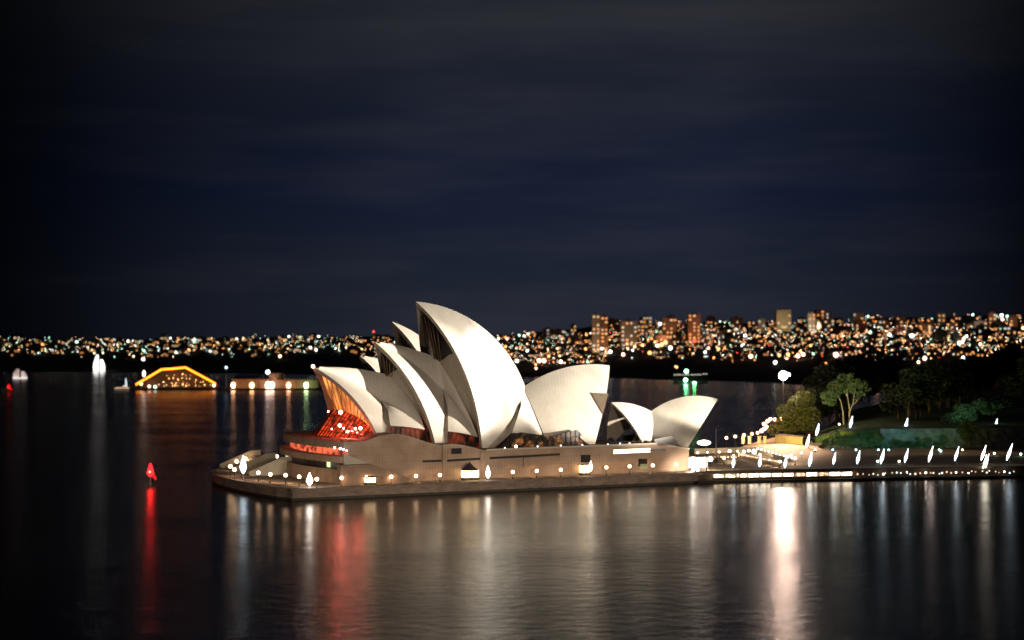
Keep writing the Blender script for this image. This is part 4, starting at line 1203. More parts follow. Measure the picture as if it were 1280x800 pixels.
# tree lamp at the foot of the umbrella tree
q = Vector(((1049 - 640) / FPX * 770, 770, GZ)); 
spot_fixture(q, (q.x + 4, q.y + 22, GZ + 20), 7000, (.8, 1, .7), 'small green spotlight at the foot of the umbrella crowned tree', 95)
q = Vector(((968 - 640) / FPX * 745, 745, ZP))
spot_fixture(q, (q.x + 14, q.y + 26, ZP + 13), 230000, (1, .78, .22), 'small yellow spotlight in front of the bushy fig tree', 95)
q = Vector(((1205 - 640) / FPX * 768, 768, GZ))
spot_fixture(q, (q.x + 8, q.y + 18, GZ + 14), 7000, (.4, 1, .75), 'small green spotlight under the wide spreading tree', 110)
# dark garden trees behind
rnd = random.Random(21)
protos = []
for s in range(3):
    h = (19, 24, 16)[s]
    bl = [(rnd.uniform(-4, 4), rnd.uniform(-4, 4), h * rnd.uniform(.45, .9), rnd.uniform(3.5, 6), rnd.uniform(3.5, 6), rnd.uniform(2.5, 4.5)) for _ in range(9)]
    protos.append((bl, [([(0, 0, 0), (.4, 0, h * .3), (-.5, .3, h * .6), (.3, 0, h * .85)], .7, .15), ([(.3, 0, h * .3), (3, 1, h * .6)], .4, .1), ([(.2, 0, h * .35), (-3, -1, h * .65)], .35, .1)]))
done = {}
spots = []
for i in range(70):
    y = 830 + (i % 4) * 60 + rnd.uniform(-15, 15)
    u = 1012 + (i * 37) % 300 + rnd.uniform(-6, 6)
    spots.append((u, y))
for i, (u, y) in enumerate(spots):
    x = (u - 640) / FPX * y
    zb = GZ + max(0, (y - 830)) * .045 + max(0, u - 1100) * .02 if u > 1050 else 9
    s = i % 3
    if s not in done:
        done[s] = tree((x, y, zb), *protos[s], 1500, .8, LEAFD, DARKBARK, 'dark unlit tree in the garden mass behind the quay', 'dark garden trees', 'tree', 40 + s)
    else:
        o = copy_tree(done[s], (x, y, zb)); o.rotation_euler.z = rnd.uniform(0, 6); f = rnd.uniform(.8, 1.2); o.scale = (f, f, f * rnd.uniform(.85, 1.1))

# ------------------------------------------------------------------ far shore
def ridge_z(u):
    pts = ((-400, 50), (0, 48), (240, 50), (450, 55), (640, 60), (740, 80), (900, 90), (1060, 93), (1200, 102), (1280, 108), (1700, 112))
    for (a, za), (b_, zb) in zip(pts, pts[1:]):
        if a <= u <= b_: return za + (zb - za) * (u - a) / (b_ - a)
    return 60
def shore_y(u):
    pts = ((-400, 3000), (0, 2750), (140, 2700), (400, 2500), (620, 2350), (760, 2280), (960, 2050), (1100, 1700), (1300, 1450), (1700, 1400))
    for (a, za), (b_, zb) in zip(pts, pts[1:]):
        if a <= u <= b_: return za + (zb - za) * (u - a) / (b_ - a)
    return 2600
YR = 3800.0
def terr(x, y):
    u = 640 + FPX * x / y
    y0 = shore_y(u)
    t = (y - y0) / (YR - y0)
    if t <= 0: return -3
    t = min(1.15, t)
    h = ridge_z(u)
    f = 3 + (h - 3) * (t ** 1.15 if t < 1 else 1)
    return f + 5 * sin(x * .009 + y * .004) * sin(y * .011 + 1) * min(1, t * 2) + 2.5 * sin(x * .031) * min(1, t * 3)
mb = MB()
rows = []
us = list(range(-300, 1640, 20))
for u in us:
    y0 = shore_y(u); col_ = []
    for j in range(26):
        y = y0 - 10 + (YR + 500 - y0) * (j / 25) ** 1.2
        x = (u - 640) / FPX * y
        col_.append((x, y, terr(x, y)))
    rows.append(col_)
mb.grid(rows, 0, True, True)
tag(mb.build('hills', [HILL]), kind='structure')

def hill_pt(u, v):
    """first point of the hillside on the line of sight of a photo pixel"""
    y = shore_y(u) + 20
    while y < YR:
        x = (u - 640) / FPX * y
        if CAMZ - (v - HZ) / FPX * y <= terr(x, y): return Vector((x, y, terr(x, y)))
        y += 15
    x = (u - 640) / FPX * YR
    return Vector((x, YR, terr(x, YR)))

STR0 = 3.4
COLS = {
    'orange': (1.0, .36, .10), 'amber': (1.0, .50, .18), 'warm': (1.0, .68, .38), 'white': (.95, 1.0, .92), 'green': (.55, 1.0, .72), 'pink': (1.0, .50, .36), 'red': (1.0, .06, .04)}
WINM = [glow('lit_window_' + c, COLS[c], s, False) for c, s in (('orange', 1.5), ('amber', 1.4), ('warm', 1.3), ('white', .9))]
# towers: body with lit windows as parts
win_me = {}
def window_mesh(w_, h_, mi):
    k = (w_, h_, mi)
    if k not in win_me:
        mb = MB(); mb.box(-w_ / 2, w_ / 2, -.15, .15, 0, h_)
        o = mb.build('window', [WINM[mi]]); win_me[k] = o.data
        bpy.data.objects.remove(o)
    return win_me[k]
def tower(u0, u1, vt, vb, y, label, group, dens=.3, wall=WALLDK, cols=None, seed=0, rows_=None, pal=(0, 1, 1, 2, 2, 3), name='apartment_tower'):
    rnd = random.Random(seed)
    xa, xb = (u0 - 640) / FPX * y, (u1 - 640) / FPX * y
    zt = CAMZ - (vt - HZ) / FPX * y
    zb = min(terr((xa + xb) / 2, y), zt - 8) - 3
    zv = max(zb + 4, CAMZ - (vb - HZ) / FPX * y)
    wd = xb - xa; c = Vector(((xa + xb) / 2, y, zb))
    e0 = empty(name, c, label, 'building', group)
    mb = MB()
    mb.box(xa, xb, y, y + wd * .8, zb, zt)
    mb.box(xa + wd * .3, xa + wd * .62, y + wd * .2, y + wd * .5, zt, zt + 3.5)
    mb.box(xa - .3, xb + .3, y - .3, y + wd * .8 + .3, zt + .01, zt + .9)
    mb.build('wall', [wall], e0)
    nc = cols or max(2, int(wd / 6)); nr = rows_ or max(2, int((zt - zv) / 6.5))
    for i in range(nc):
        for j in range(nr):
            if rnd.random() > dens: continue
            w_, h_ = rnd.choice(((3.0, 2.6), (4.0, 2.6), (2.4, 3.2)))
            o = bpy.data.objects.new('window', window_mesh(w_, h_, rnd.choice(pal)))
            COL.objects.link(o); o.parent = e0
            o.location = (xa + wd * (i + .5) / nc - c.x, -.2, zv + (zt - zv) * (j + .4) / nr - zb)
    return e0
TG = 'tall apartment towers on the far ridge'
big = [
    (740, 750, 394, 440, 2900, .62, 'left half of the tall twin apartment tower right of the highest shell', WALLDK),
    (751, 760, 396, 440, 2910, .62, 'right half of the tall twin apartment tower right of the highest shell', BRICKDK),
    (776, 797, 402, 436, 2950, .4, 'squat dark tower just right of the tall twin tower', WALLDK),
    (828, 846, 398, 430, 3000, .5, 'tower with warm and red lights left of the orange tower', BRICKDK),
    (860, 876, 393, 430, 3050, .6, 'narrow tower crowded with orange windows in the middle of the right shore', BRICKDK),
    (947, 957, 400, 420, 3300, .5, 'short tower with red and green lights left of the yellow slab', WALLDK),
    (971, 989, 388, 416, 3250, .36, 'yellowish slab block standing highest on the ridge', WALLDK),
    (1010, 1020, 392, 415, 3300, .45, 'narrow tower with greenish lights right of the yellowish slab', WALLDK),
    (1020, 1031, 388, 416, 3320, .3, 'plain dim tower joined to the greenish lit tower', BRICKDK),
    (1066, 1080, 392, 412, 3400, .4, 'dim tower on the ridge above the umbrella tree', WALLDK),
    (1148, 1158, 405, 448, 3100, .5, 'orange tower with broken rows of windows above the dark garden', BRICKDK),
    (1158, 1166, 408, 448, 3090, .9, 'slim tower with one full column of yellow windows above the dark garden', WALLDK),
    (1172, 1182, 392, 412, 3450, .4, 'dim tower above the column of yellow windows', WALLDK),
    (1218, 1234, 402, 440, 3200, .22, 'broad pale tower near the right edge of the ridge', WALLDK),
    (1236, 1246, 392, 436, 3250, .6, 'tower with dense orange windows beside the broad pale tower', BRICKDK),
    (1262, 1272, 396, 436, 3250, .55, 'tower with amber windows at the far right of the ridge', BRICKDK),
    (1120, 1140, 412, 440, 3050, .25, 'reddish block above the garden trees, left of the orange tower', BRICKDK),
]
for i, (a, b, vt, vb, y, de, lb, wl) in enumerate(big):
    tower(a, b, vt, vb, y, lb, TG, de, wl, seed=60 + i, cols=1 if i == 11 else None, rows_=9 if i == 11 else None, pal=(1, 2) if i in (11, 6) else ((0, 0, 1, 1, 2) if wl is BRICKDK else (1, 2, 2, 3, 0)))
rnd = random.Random(77)
MG = 'mid rise blocks on the far hillside'
for i in range(62):
    u = 640 + rnd.random() ** .9 * 640 if i < 50 else rnd.uniform(10, 470)
    v = rnd.uniform(408, 436) - max(0, (u - 900)) * .012 if u > 600 else rnd.uniform(424, 434)
    p = hill_pt(u, v)
    wpx = rnd.uniform(7, 16); hpx = rnd.uniform(7, 17) if u > 600 else rnd.uniform(4, 7)
    tower(u - wpx / 2, u + wpx / 2, v - hpx, v, p.y, 'small mid rise block with scattered lit windows on the far hillside', MG, rnd.uniform(.2, .5), rnd.choice((WALLDK, BRICKDK)), seed=200 + i, name='apartment_block')

for u, v, y, pw, c in ((752, 438, 2840, 2.6e5, (1, .6, .3)), (838, 430, 2930, 2.2e5, (1, .55, .3)), (868, 428, 2980, 2.6e5, (1, .5, .25)), (980, 412, 3190, 3.2e5, (1, .78, .4)), (1022, 412, 3250, 2.4e5, (1, .75, .5)),
                      (1152, 446, 3030, 2e5, (1, .5, .25)), (1226, 436, 3130, 2.6e5, (1, .75, .6)), (1254, 430, 3180, 2e5, (1, .6, .35)), (1115, 440, 2990, 1.6e5, (1, .35, .25)), (700, 440, 2860, 1.5e5, (1, .6, .35)), (920, 430, 3150, 2e5, (1, .6, .35)), (790, 438, 2880, 1.5e5, (1, .6, .4)), (1070, 428, 3250, 2e5, (1, .55, .35)), (1190, 420, 3300, 2e5, (1, .6, .4))):
    p = at(u, v, y); p.z = max(p.z, terr(p.x, y) + 12)  # lamps added to brighten the tower fronts
    e0 = empty('street_lamp', Vector((p.x, y, p.z - 12)), 'added high lamp lighting the tower fronts on the far ridge', 'street lamp', 'added lamps among the far towers')
    mb = MB(); mb.tube((p.x, y, p.z - 14), (p.x, y, p.z), .3, .2, 6); mb.build('post', [BLACKMETAL], e0)
    mb = MB(); mb.ball((p.x, y, p.z + .9), 1.0, 8); mb.build('lamp_head', [glow('far_lamp_amber', COLS['amber'], STR0)], e0)
    lamp_light((p.x, y + 3, p.z), pw * .5, c, e0, 2, (0, .9, .25), 100)

# houses: one mesh each (walls, roof and a few lit panes), copied
hp = []
for s in range(6):
    mb = MB(); w_, d_, h_ = 10 + s % 3 * 3, 9, 6 + s % 2 * 3
    mb.box(-w_ / 2, w_ / 2, 0, d_, -4, h_, 0)
    mb.add([(-w_ / 2 - .5, -.5, h_ + .02), (w_ / 2 + .5, -.5, h_ + .02), (w_ / 2 + .5, d_ + .5, h_ + .02), (-w_ / 2 - .5, d_ + .5, h_ + .02), (-w_ / 2 + 2, d_ / 2, h_ + 3), (w_ / 2 - 2, d_ / 2, h_ + 3)],
           [(0, 1, 5, 4), (2, 3, 4, 5), (1, 2, 5), (3, 0, 4), (3, 2, 1, 0)], 1)
    for q in range(1 + s % 3):
        x = -w_ / 2 + w_ * (q + .6) / (1.6 + s % 3)
        mb.box(x - 1.1, x + 1.1, -.12, .1, 1.6 + (q % 2) * 2.5 * (s % 2), 3.8 + (q % 2) * 2.5 * (s % 2), 2)
    hp.append(mb.build('house', [rnd.choice((WALLDK, BRICKDK)), ROOFDK, WINM[s % 4]]))
HL = 'small dark house with a few lit windows among the far shore lights'
def shore_uv(rnd):
    if rnd.random() < .36:
        u = rnd.uniform(-6, 520); v = rnd.triangular(418, 452, 428)
        if u < 90 and rnd.random() < .45: return shore_uv(rnd)
    elif rnd.random() < .18:
        u = rnd.uniform(620, 760); v = rnd.uniform(417, 458)
    else:
        u = rnd.uniform(740, 1290); v = rnd.triangular(400 - (u - 740) * .018, 457 - max(0, 900 - u) * .05, 423)
    return u, v
for i in range(230):
    u, v = shore_uv(rnd); p = hill_pt(u, v)
    o = hp[i] if i < 6 else hp[i % 6].copy()
    if i >= 6: COL.objects.link(o)
    o.location = p; o.rotation_euler.z = rnd.uniform(-.5, .5)
    tag(o, HL, 'house', 'houses on the far shore')

# street lamps of the far shore
lamp_me = {}
def lamp_mesh(c, r, s):
    k = (c, r)
    if k not in lamp_me:
        mb = MB(); mb.tube((0, 0, -3), (0, 0, 8), .25, .2, 5, mi=1); mb.ball((0, 0, 8 + r * .5), r, 8)
        o = mb.build('street_lamp', [glow(f'far_lamp_{c}', COLS[c], s), BLACKMETAL]); lamp_me[k] = o.data
        bpy.data.objects.remove(o)
    return lamp_me[k]
STR = {'orange': 6.5, 'amber': 6.5, 'warm': 6.5, 'white': 7, 'green': 6, 'pink': 9, 'red': 7}
names = {'orange': 'orange', 'amber': 'amber', 'warm': 'warm white', 'white': 'white', 'green': 'greenish white', 'pink': 'pink white', 'red': 'red'}
def far_lamp(u, v, c, r):
    p = hill_pt(u, v + 4)
    o = bpy.data.objects.new('street_lamp', lamp_mesh(c, r, STR[c])); COL.objects.link(o)
    p.z = CAMZ - (v - HZ) / FPX * p.y - 8 if abs(CAMZ - (v - HZ) / FPX * p.y - 8 - p.z) < 14 else p.z
    o.location = p
    tag(o, f'{names[c]} street lamp among the lights of the far shore', 'street lamp', f'{names[c]} street lamps on the far shore')
fixed = [(282, 424, 'white', 2.2), (296, 424, 'white', 2.0), (327, 433, 'warm', 2.0), (361, 421, 'white', 2.2), (398, 421, 'white', 2.2), (388, 435, 'white', 2.4), (395, 438, 'white', 2.2), (350, 446, 'warm', 2.8), (467, 415, 'red', 2.2),
         (96, 428, 'green', 2.6), (160, 427, 'white', 2.4), (53, 431, 'orange', 2.4), (213, 423, 'white', 2.0), (243, 425, 'white', 2.0), (180, 439, 'green', 2.2), (220, 441, 'green', 2.4), (236, 438, 'orange', 2.4),
         (623, 424, 'white', 2.4), (634, 424, 'pink', 2.2), (649, 419.5, 'green', 2.2), (655, 420.5, 'white', 2.2), (660, 418, 'green', 2.2), (632, 434, 'orange', 2.4), (659, 439, 'white', 2.2), (646, 452, 'white', 3.0), (674, 452, 'pink', 3.6), (680, 452, 'pink', 3.6), (686, 446, 'amber', 2.6), (701, 453, 'pink', 3.0), (670, 461, 'pink', 1.8), (733, 419, 'amber', 2.6),
         (763, 440.5, 'white', 3.2), (779, 444, 'pink', 3.2), (732, 437, 'amber', 2.8), (825, 405.5, 'white', 3.6), (842, 405, 'warm', 3.4), (842, 411, 'red', 3.2), (868, 427, 'red', 3.0), (827, 432, 'amber', 4.0), (832, 429, 'amber', 4.0), (838, 436, 'white', 3.6), (822, 433, 'warm', 3.2), (812, 442, 'orange', 3.2), (793, 427, 'orange', 2.8),
         (931.5, 420, 'white', 2.8), (938.5, 446.5, 'pink', 3.6), (969, 454, 'white', 3.0), (978, 427, 'pink', 4.0), (898, 437, 'amber', 3.2), (911, 415.5, 'warm', 3.0), (974, 445, 'amber', 3.0), (985, 444, 'amber', 3.4), (997.5, 446, 'pink', 3.4), (1004, 444, 'pink', 3.2), (1045, 445, 'pink', 4.2), (1096, 450.5, 'pink', 3.0), (1018, 400.5, 'green', 3.0), (1017, 407, 'green', 3.0), (1140, 421, 'white', 4.0), (1139, 416, 'green', 3.0), (1112, 419, 'white', 3.0), (1088, 416, 'green', 2.8), (1156, 449, 'pink', 3.2), (1165, 400, 'green', 3.4), (1245, 396, 'green', 3.4), (1252, 395, 'white', 3.8), (1253, 400, 'pink', 3.4), (1259, 396, 'green', 3.0), (1199, 430, 'green', 3.0), (1203, 428, 'white', 2.6), (1216, 394, 'green', 2.6), (1279, 411, 'warm', 3.0), (1272, 428, 'warm', 3.0), (1204, 448, 'white', 2.4), (1219, 452, 'pink', 2.0), (1085, 396, 'green', 2.4), (1066, 402, 'green', 2.4)]
for u_, v_, c_, r_ in fixed: far_lamp(u_, v_, c_, r_ * .78)
rnd = random.Random(99)
def rnd_col(u, rnd):
    if u < 470: return rnd.choice(('amber', 'warm', 'warm', 'white', 'green', 'green', 'orange', 'amber'))
    return rnd.choice(('orange', 'orange', 'orange', 'amber', 'amber', 'amber', 'amber', 'warm', 'pink', 'pink', 'white', 'white', 'green', 'red' if rnd.random() < .25 else 'green'))
for i in range(185):
    u, v = shore_uv(rnd)
    far_lamp(u, v, rnd_col(u, rnd), rnd.choice((.7, .9, 1.1, 1.3, 1.7)) * (.85 if u < 470 else 1.0))
# the countless faint lights between them
mbs = {}
for i in range(2900):
    u, v = shore_uv(rnd)
    if u < 520 and rnd.random() < .45: continue
    p = hill_pt(u, v + 2); c = rnd_col(u, rnd)
    mbs.setdefault(c, []).append(p)
mb = MB(); ms = []
for j, (c, ps) in enumerate(mbs.items()):
    ms.append(glow(f'faint_{c}', COLS[c], 11.0))
    for p in ps: mb.ball((p.x, p.y, p.z + rnd.uniform(4, 9)), rnd.choice((.4, .5, .6, .8)) * (.8 if p.y > 3000 else .65), 5, j)
tag(mb.build('town_lights', ms), 'countless faint lights scattered over the far hillside', 'lights', kind='stuff')

# wharf with green lamps across the cove
e0 = empty('wharf', Vector(((862 - 640) / FPX * 2000, 2000, 0)), 'small wharf with green lamps and a string of white lights across the cove', 'wharf')
mb = MB(); fn = lambda x, y, z: (x, y, z)
x0, x1 = (842 - 640) / FPX * 2020, (884 - 640) / FPX * 2020
mb.box(x0, x1, 2010, 2025, -1, 2.2); mb.box(x0, x1, 2012, 2024, 9.5, 10.3)
for i in range(8): mb.box(x0 + i * 5.5, x0 + i * 5.5 + .5, 2010.5, 2011, 2.2, 9.5)
mb.build('deck', [BLACKMETAL], e0)
mb = MB()
for i in range(12):
    p = at(843 + i * 3.6 + random.uniform(-.5, .5), 468.4 - (1 if i > 9 else 0), 2009); mb.ball(p, .55, 6)
mb.build('light_string', [glow('string_light', (1, .9, .7), 2.2)], e0)
for u, v, r in ((858, 464, 2.6), (857, 475, 2.4), (868, 479.5, 2.6), (868, 485.5, 2.4), (846, 459, 1.8), (844, 458, 1.2)):
    p = at(u, v, 2006); mb = MB(); mb.ball(p, r * .8, 8); mb.tube((p.x, p.y + .1, min(p.z, 0) - .5), p, .3, n=5, mi=1)
    o = mb.build('pier_lamp', [glow('green_pier_lamp', (.30, 1, .50), 26) if v > 463 else glow('far_lamp_amber', COLS['amber'], 8), BLACKMETAL], e0)
# green floodlit buoys' glow comes from two strong green lamps standing low over the water
for i, u in enumerate((857, 868)):
    p = Vector(((u - 640) / FPX * 1950, 1950, 6))
    d = bpy.data.lights.new('pier_beam', 'POINT'); d.energy = 6e3; d.color = (.1, 1, .2); d.shadow_soft_size = 1.5
    o = bpy.data.objects.new('pier_beam', d); COL.objects.link(o); o.location = p; o.parent = e0; o.location = p - e0.location

# ------------------------------------------------------------------ island fort, pavilion, boats, beacons
YI = 1740.0
sx = YI / FPX
X = lambda u: (u - 640) / FPX * YI
Z = lambda v: CAMZ - (v - HZ) / FPX * YI
mb = MB(); poly = [(X(160), YI + 4), (X(180), YI - 3), (X(270), YI - 4), (X(330), YI - 5), (X(396), YI), (X(400), YI + 40), (X(300), YI + 55), (X(160), YI + 35)]
mb.prism(poly, -2, 1.6); tag(mb.build('island', [surf('island_rock', (.10, .075, .055), .9, .3, .1)]), kind='structure')
PV = empty('pavilion', Vector((X(218), YI + 8, 1.6)), 'long waterside pavilion with its sloping roof outlined in amber light', 'pavilion')
outl = [(168, 481), (184, 471.5), (200, 462), (215, 461), (230, 459.5), (249, 469.5), (268, 480)]
mb = MB()
vs = [(X(u), YI + 8, Z(v) - .4) for u, v in outl] + [(X(u), YI + 34, Z(v) - .4) for u, v in outl]
n_ = len(outl)
mb.add(vs, [(i, i + 1, n_ + i + 1, n_ + i) for i in range(n_ - 1)])
mb.add([(x, y, z - .8) for x, y, z in vs], [(n_ + i, n_ + i + 1, i + 1, i) for i in range(n_ - 1)])
mb.build('roof', [surf('pavilion_roof', (.20, .09, .05), .7, .2, .2)], PV)
mb = MB(); mb.add([(X(170), YI + 26, 1.6)] + [(X(u), YI + 26, Z(v) - 1.4) for u, v in outl] + [(X(266), YI + 26, 1.6)], [tuple(range(n_ + 2))[::-1]])
mb.build('rear_wall', [glow('pavilion_interior', (1, .34, .10), .055, False, .5, .06, (.2, .1, .06))], PV)
mb = MB(); mb.path([(X(u), YI + 7.4, Z(v)) for u, v in outl], 1.0, 6); mb.build('light_strip', [glow('amber_strip', (1, .23, .012), 5.0)], PV)
rr = random.Random(4)
for j, (v, ua, ub, n_l) in enumerate(((482, 194, 263, 15), (478.5, 200, 254, 11), (474, 202, 244, 9), (469, 205, 236, 6))):
    for i in range(n_l):
        u = ua + (ub - ua) * (i + .5) / n_l + rr.uniform(-1.3, 1.3); vv = v + rr.uniform(-1.1, 1.1)
        if rr.random() < .15: continue
        mb = MB(); p = Vector((X(u), YI + 9 + rr.uniform(0, 12), Z(vv))); mb.ball(p, rr.uniform(.3, .75) * (1 if j == 0 else .75), 6)
        mb.build('hanging_lamp', [glow('pavilion_lamp' if i % 3 else 'pavilion_lamp_bright', (1, .52, .18), 5.0 if i % 3 else 10)], PV)
mb = MB(); mb.box(X(166), X(270), YI + 3, YI + 8, 1.62, 2.4); mb.build('deck', [BRONZE], PV)
for u in (176, 189, 200, 212, 224, 236, 248, 262):
    mb = MB(); mb.tube((X(u), YI + 9, 1.6), (X(u), YI + 9, Z(482 - 9 * (190 < u < 250))), .3, n=6); mb.build('post', [BRONZE], PV)
FT = empty('island_fort', Vector((X(335), YI + 10, 1.6)), 'low stone fort with a stubby tower and uplit orange walls on its island', 'fort')
mb = MB()
mb.box(X(287), X(322), YI + 14, YI + 30, 1.6, Z(474)); mb.box(X(322), X(396), YI + 12, YI + 34, 1.6, Z(475.5))
for i in range(22): mb.box(X(287 + i * 5), X(289.5 + i * 5), YI + 11.6, YI + 13, Z(476) + .02, Z(474.2))
mb.build('wall', [SANDST], FT)
mb = MB(); c = (X(341), YI + 20, 1.6); mb.lathe(c, [(8.6, 0), (7.6, Z(469) - 1.6), (8.0, Z(468) - 1.6), (8.0, Z(466.5) - 1.6), (7.2, Z(466.5) - 1.6), (7.0, Z(468) - 1.6)], 20); mb.build('tower', [SANDST], FT)
mb = MB(); mb.add([(X(287), YI + 13, Z(473.9)), (X(322), YI + 13, Z(473.9)), (X(322), YI + 31, Z(473.9)), (X(287), YI + 31, Z(473.9)), (X(290), YI + 22, Z(470)), (X(319), YI + 22, Z(470))], [(0, 1, 5, 4), (2, 3, 4, 5), (1, 2, 5), (3, 0, 4)])
mb.build('roof', [ROOFDK], FT)
ups = ((290.5, 478, 1, (1, .48, .25)), (314, 477, 1, (1, .45, .20)), (334, 481.5, 1.2, (1, .55, .40)), (339, 474, 1.2, (1, .62, .45)), (360, 477, 1, (1, .42, .22)), (382, 477, 1, (.7, 1, .45)))
for u, v, s, c in ups:
    p = Vector((X(u), YI + 4.5, 1.6))
    mb = MB(); mb.lathe(p, [(.5, 0), (.9, .6), (1.0, 1.4), (.9, 2.0)], 8); mb.ball(p + Vector((0, 0, 3.2)), 2.3 * s, 8, 1, 1.4)
    mb.build('uplight', [BLACKMETAL, glow('uplight_%d' % int(u), c, 11)], FT)
    f = flood('wall_wash', (p.x, p.y - 1, p.z + 4.2), (p.x, YI + 14, p.z + 9), 9000 * s, 120, .8, c, .8); f.parent = FT; f.location = f.location - FT.location
mb = MB(); mb.ball((X(332), YI + 16, Z(465.5)), 2.2, 8); mb.tube((X(332), YI + 16, 5), (X(332), YI + 16, Z(466)), .3, n=6, mi=1); mb.build('mast_lamp', [glow('cool_mast_lamp', (.8, .9, 1), 6), BLACKMETAL], FT)
mb = MB(); mb.tube((X(281.5), YI + 6, 1.6), (X(281.5), YI + 6, Z(459)), .35, .2, 6); mb.ball((X(281.5), YI + 6, Z(459.5)), 1.3, 8, 1)
tag(mb.build('blue_lamp', [GREYMETAL, glow('blue_white_lamp', (.6, .8, 1), 3.5)]), 'blue white lamp on a pole between the pavilion and the fort', 'lamp')
mb = MB(); mb.tube((X(181), YI, 1.6), (X(181), YI, Z(458)), .5, .3, 6); mb.ball((X(180), YI, Z(467)), 1.5, 8, 1, 2.4); mb.ball((X(179), YI, Z(449)), 1.7, 8, 1); mb.tube((X(181), YI, Z(458)), (X(179), YI, Z(449)), .3, .2, 6)
tag(mb.build('lamp_mast', [GREYMETAL, glow('pale_mast_lamp', (1, .82, .7), 5)]), 'leaning mast with two pale lamps at the left end of the pavilion', 'lamp')
for i, (u, v, c) in enumerate(((186, 483, (1, .7, .45)), (193.5, 483.5, (.7, 1, .75)), (267, 482, (1, .65, .4)), (176, 480, (1, .75, .3)))):
    mb = MB(); p = Vector((X(u), YI + 2, Z(v))); mb.ball(p, 1.5, 8); mb.tube((p.x, p.y, 1), p, .2, n=5, mi=1)
    tag(mb.build('quay_lamp', [glow('quay_lamp_%d' % i, c, 5), BLACKMETAL]), ('orange lamp low on the island edge under the mast', 'green white lamp low on the island edge under the pavilion roof', 'orange lamp at the right foot of the pavilion', 'amber lamp at the left foot of the pavilion')[i], 'lamp')

def sailboat(u, vb, wpx, hpx, label, strength, col, two=True):
    y = FPX * CAMZ / (vb - HZ); s = y / FPX
    c = Vector(((u - 640) * s, y, 0)); e0 = empty('sailing_boat', c, label, 'boat', 'sailing boats on the left of the harbour')
    Lh = wpx * s; H = hpx * s
    mb = MB()
    sec = []
    for i in range(9):
        t = i / 8; x = (t - .5) * Lh; bw = Lh * .12 * (1 - (2 * t - 1) ** 2) + .1; sh = .9 + .5 * (2 * t - 1) ** 2
        sec.append([(c.x + x, y - bw, sh + .8), (c.x + x, y - bw * .8, .4), (c.x + x, y, -.6), (c.x + x, y + bw * .8, .4), (c.x + x, y + bw, sh + .8), (c.x + x, y, sh + .9)])
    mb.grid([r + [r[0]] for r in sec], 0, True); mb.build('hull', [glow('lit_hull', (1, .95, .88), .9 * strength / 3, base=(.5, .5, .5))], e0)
    mb = MB()
    for q in ((-.05, .07) if two else (0,)): mb.tube((c.x + q * Lh, y, .5), (c.x + q * Lh, y, H * (1.0 if q <= 0 else .93)), .2, .1, 6)
    mb.build('mast', [GREYMETAL], e0)
    for q, wd in (((-.05, -.42), (.07, .40)) if two else ((0, .4),)):
        mb = MB(); rows = []
        for i in range(7):
            t = i / 6; ww = wd * Lh * (1 - t * .5) * (1 + .25 * sin(pi * t))
            rows.append([(c.x + q * Lh + ww * f, y - .8 * sin(pi * f) * (1 - t), 2 + (H - 3) * t * (1 if q <= 0 else .74)) for f in (0, .35, .7, 1)])
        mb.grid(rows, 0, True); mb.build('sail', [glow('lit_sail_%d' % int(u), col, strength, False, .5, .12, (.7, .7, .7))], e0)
sailboat(124, 465, 15, 21, 'bright white sailing boat with floodlit sails left of the pavilion', 3.2, (1, .93, .88))
sailboat(25, 473.5, 18, 13, 'pale sailing boat with twin dim sails at the left edge', .55, (1, .72, .66))
sailboat(156.5, 484, 5, 12, 'tiny boat with a slim blue white sail beside the pavilion', 1.0, (.75, .85, 1), False)
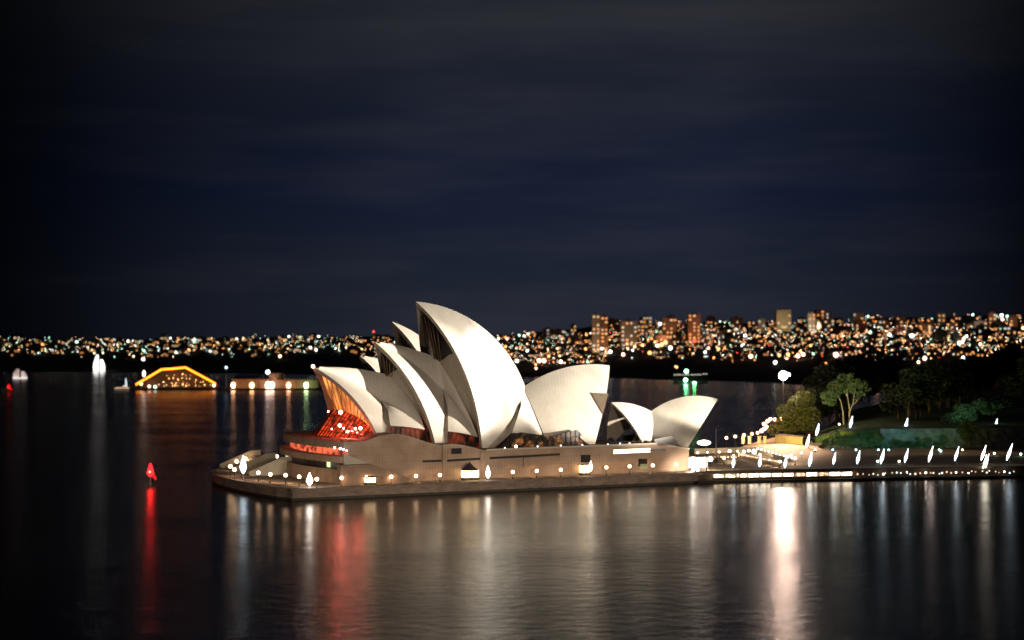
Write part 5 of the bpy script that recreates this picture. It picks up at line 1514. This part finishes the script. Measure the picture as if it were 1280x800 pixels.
# low launch beside it
y = FPX * CAMZ / (487.5 - HZ); s = y / FPX
e0 = empty('motor_launch', Vector(((151 - 640) * s, y, 0)), 'low motor launch with a row of warm lights left of the pavilion', 'boat')
mb = MB(); xa, xb = (142 - 640) * s, (163 - 640) * s
mb.add([(xa, y, 1.4), (xb, y, 1.4), (xb - 1, y - 1.5, 0), (xa + 2, y - 1.5, 0), (xa, y + 4, 1.4), (xb, y + 4, 1.4), (xb - 1, y + 5, -.2), (xa + 2, y + 5, -.2)], [(0, 1, 5, 4), (3, 2, 1, 0), (7, 6, 2, 3), (4, 5, 6, 7), (0, 4, 7, 3), (1, 2, 6, 5)])
mb.build('hull', [GREYMETAL], e0)
mb = MB(); mb.box(xa + 3, xb - 4, y + .5, y + 3.5, 1.41, 3.4); mb.build('cabin', [WALLDK], e0)
for i in range(8):
    mb = MB(); mb.ball((xa + 2 + i * 1.9, y - .2, 2.2), .42, 6); mb.build('deck_light', [glow('launch_light', (1, .66, .4), 3)], e0)

def beacon(u, vt, vb, label, s_=1.0, strength=6):
    y = FPX * CAMZ / (vb - HZ); s = y / FPX
    c = Vector(((u - 640) * s, y, 0)); e0 = empty('channel_beacon', c, label, 'beacon')
    H = (vb - vt) * s
    mb = MB(); mb.tube((c.x, y, -1.5), (c.x, y, H * .42), .36 * s_, .3 * s_, 10); mb.lathe((c.x, y, H * .36), [(.3, 0), (.9, .15), (.9, .35), (.3, .4)], 10); mb.build('pile', [surf('grey_pile', (.42, .42, .45), .7, .2, 1)], e0)
    mb = MB(); mb.lathe((c.x, y, H * .42), [(.5 * s_, 0), (1.25 * s_, H * .1), (1.0 * s_, H * .26), (.55 * s_, H * .46), (.1, H * .58)], 12); mb.build('lantern', [glow('red_beacon_%d' % int(u), (1, .006, .010), strength, False)], e0)
    mb = MB(); mb.add([(c.x + .5, y - .4, H * .62), (c.x + 2.3 * s_, y - .4, H * .36), (c.x + 1.9 * s_, y - .4, H * .22), (c.x + .3, y - .4, H * .44)] + [(c.x + .5, y + .1, H * .62), (c.x + 2.3 * s_, y + .1, H * .36), (c.x + 1.9 * s_, y + .1, H * .22), (c.x + .3, y + .1, H * .44)],
                      [(0, 1, 2, 3), (7, 6, 5, 4), (0, 4, 5, 1), (1, 5, 6, 2), (2, 6, 7, 3), (3, 7, 4, 0)]); mb.build('day_board', [glow('red_board', (.9, .004, .01), 1.0)], e0)
    mb = MB(); mb.ball((c.x, y - 1.2 * s_, H * .62), .35 * s_, 8); mb.build('bulb', [glow('red_bulb_%d' % int(u), (1, .25, .08), 9 if strength > 5 else 1)], e0)
beacon(188, 579, 606.5, 'red lit channel beacon on a pale pile left of the opera house', 1.0, 9)
beacon(11, 480, 490, 'small faint red beacon at the left edge of the harbour', 1.6, 1.2)
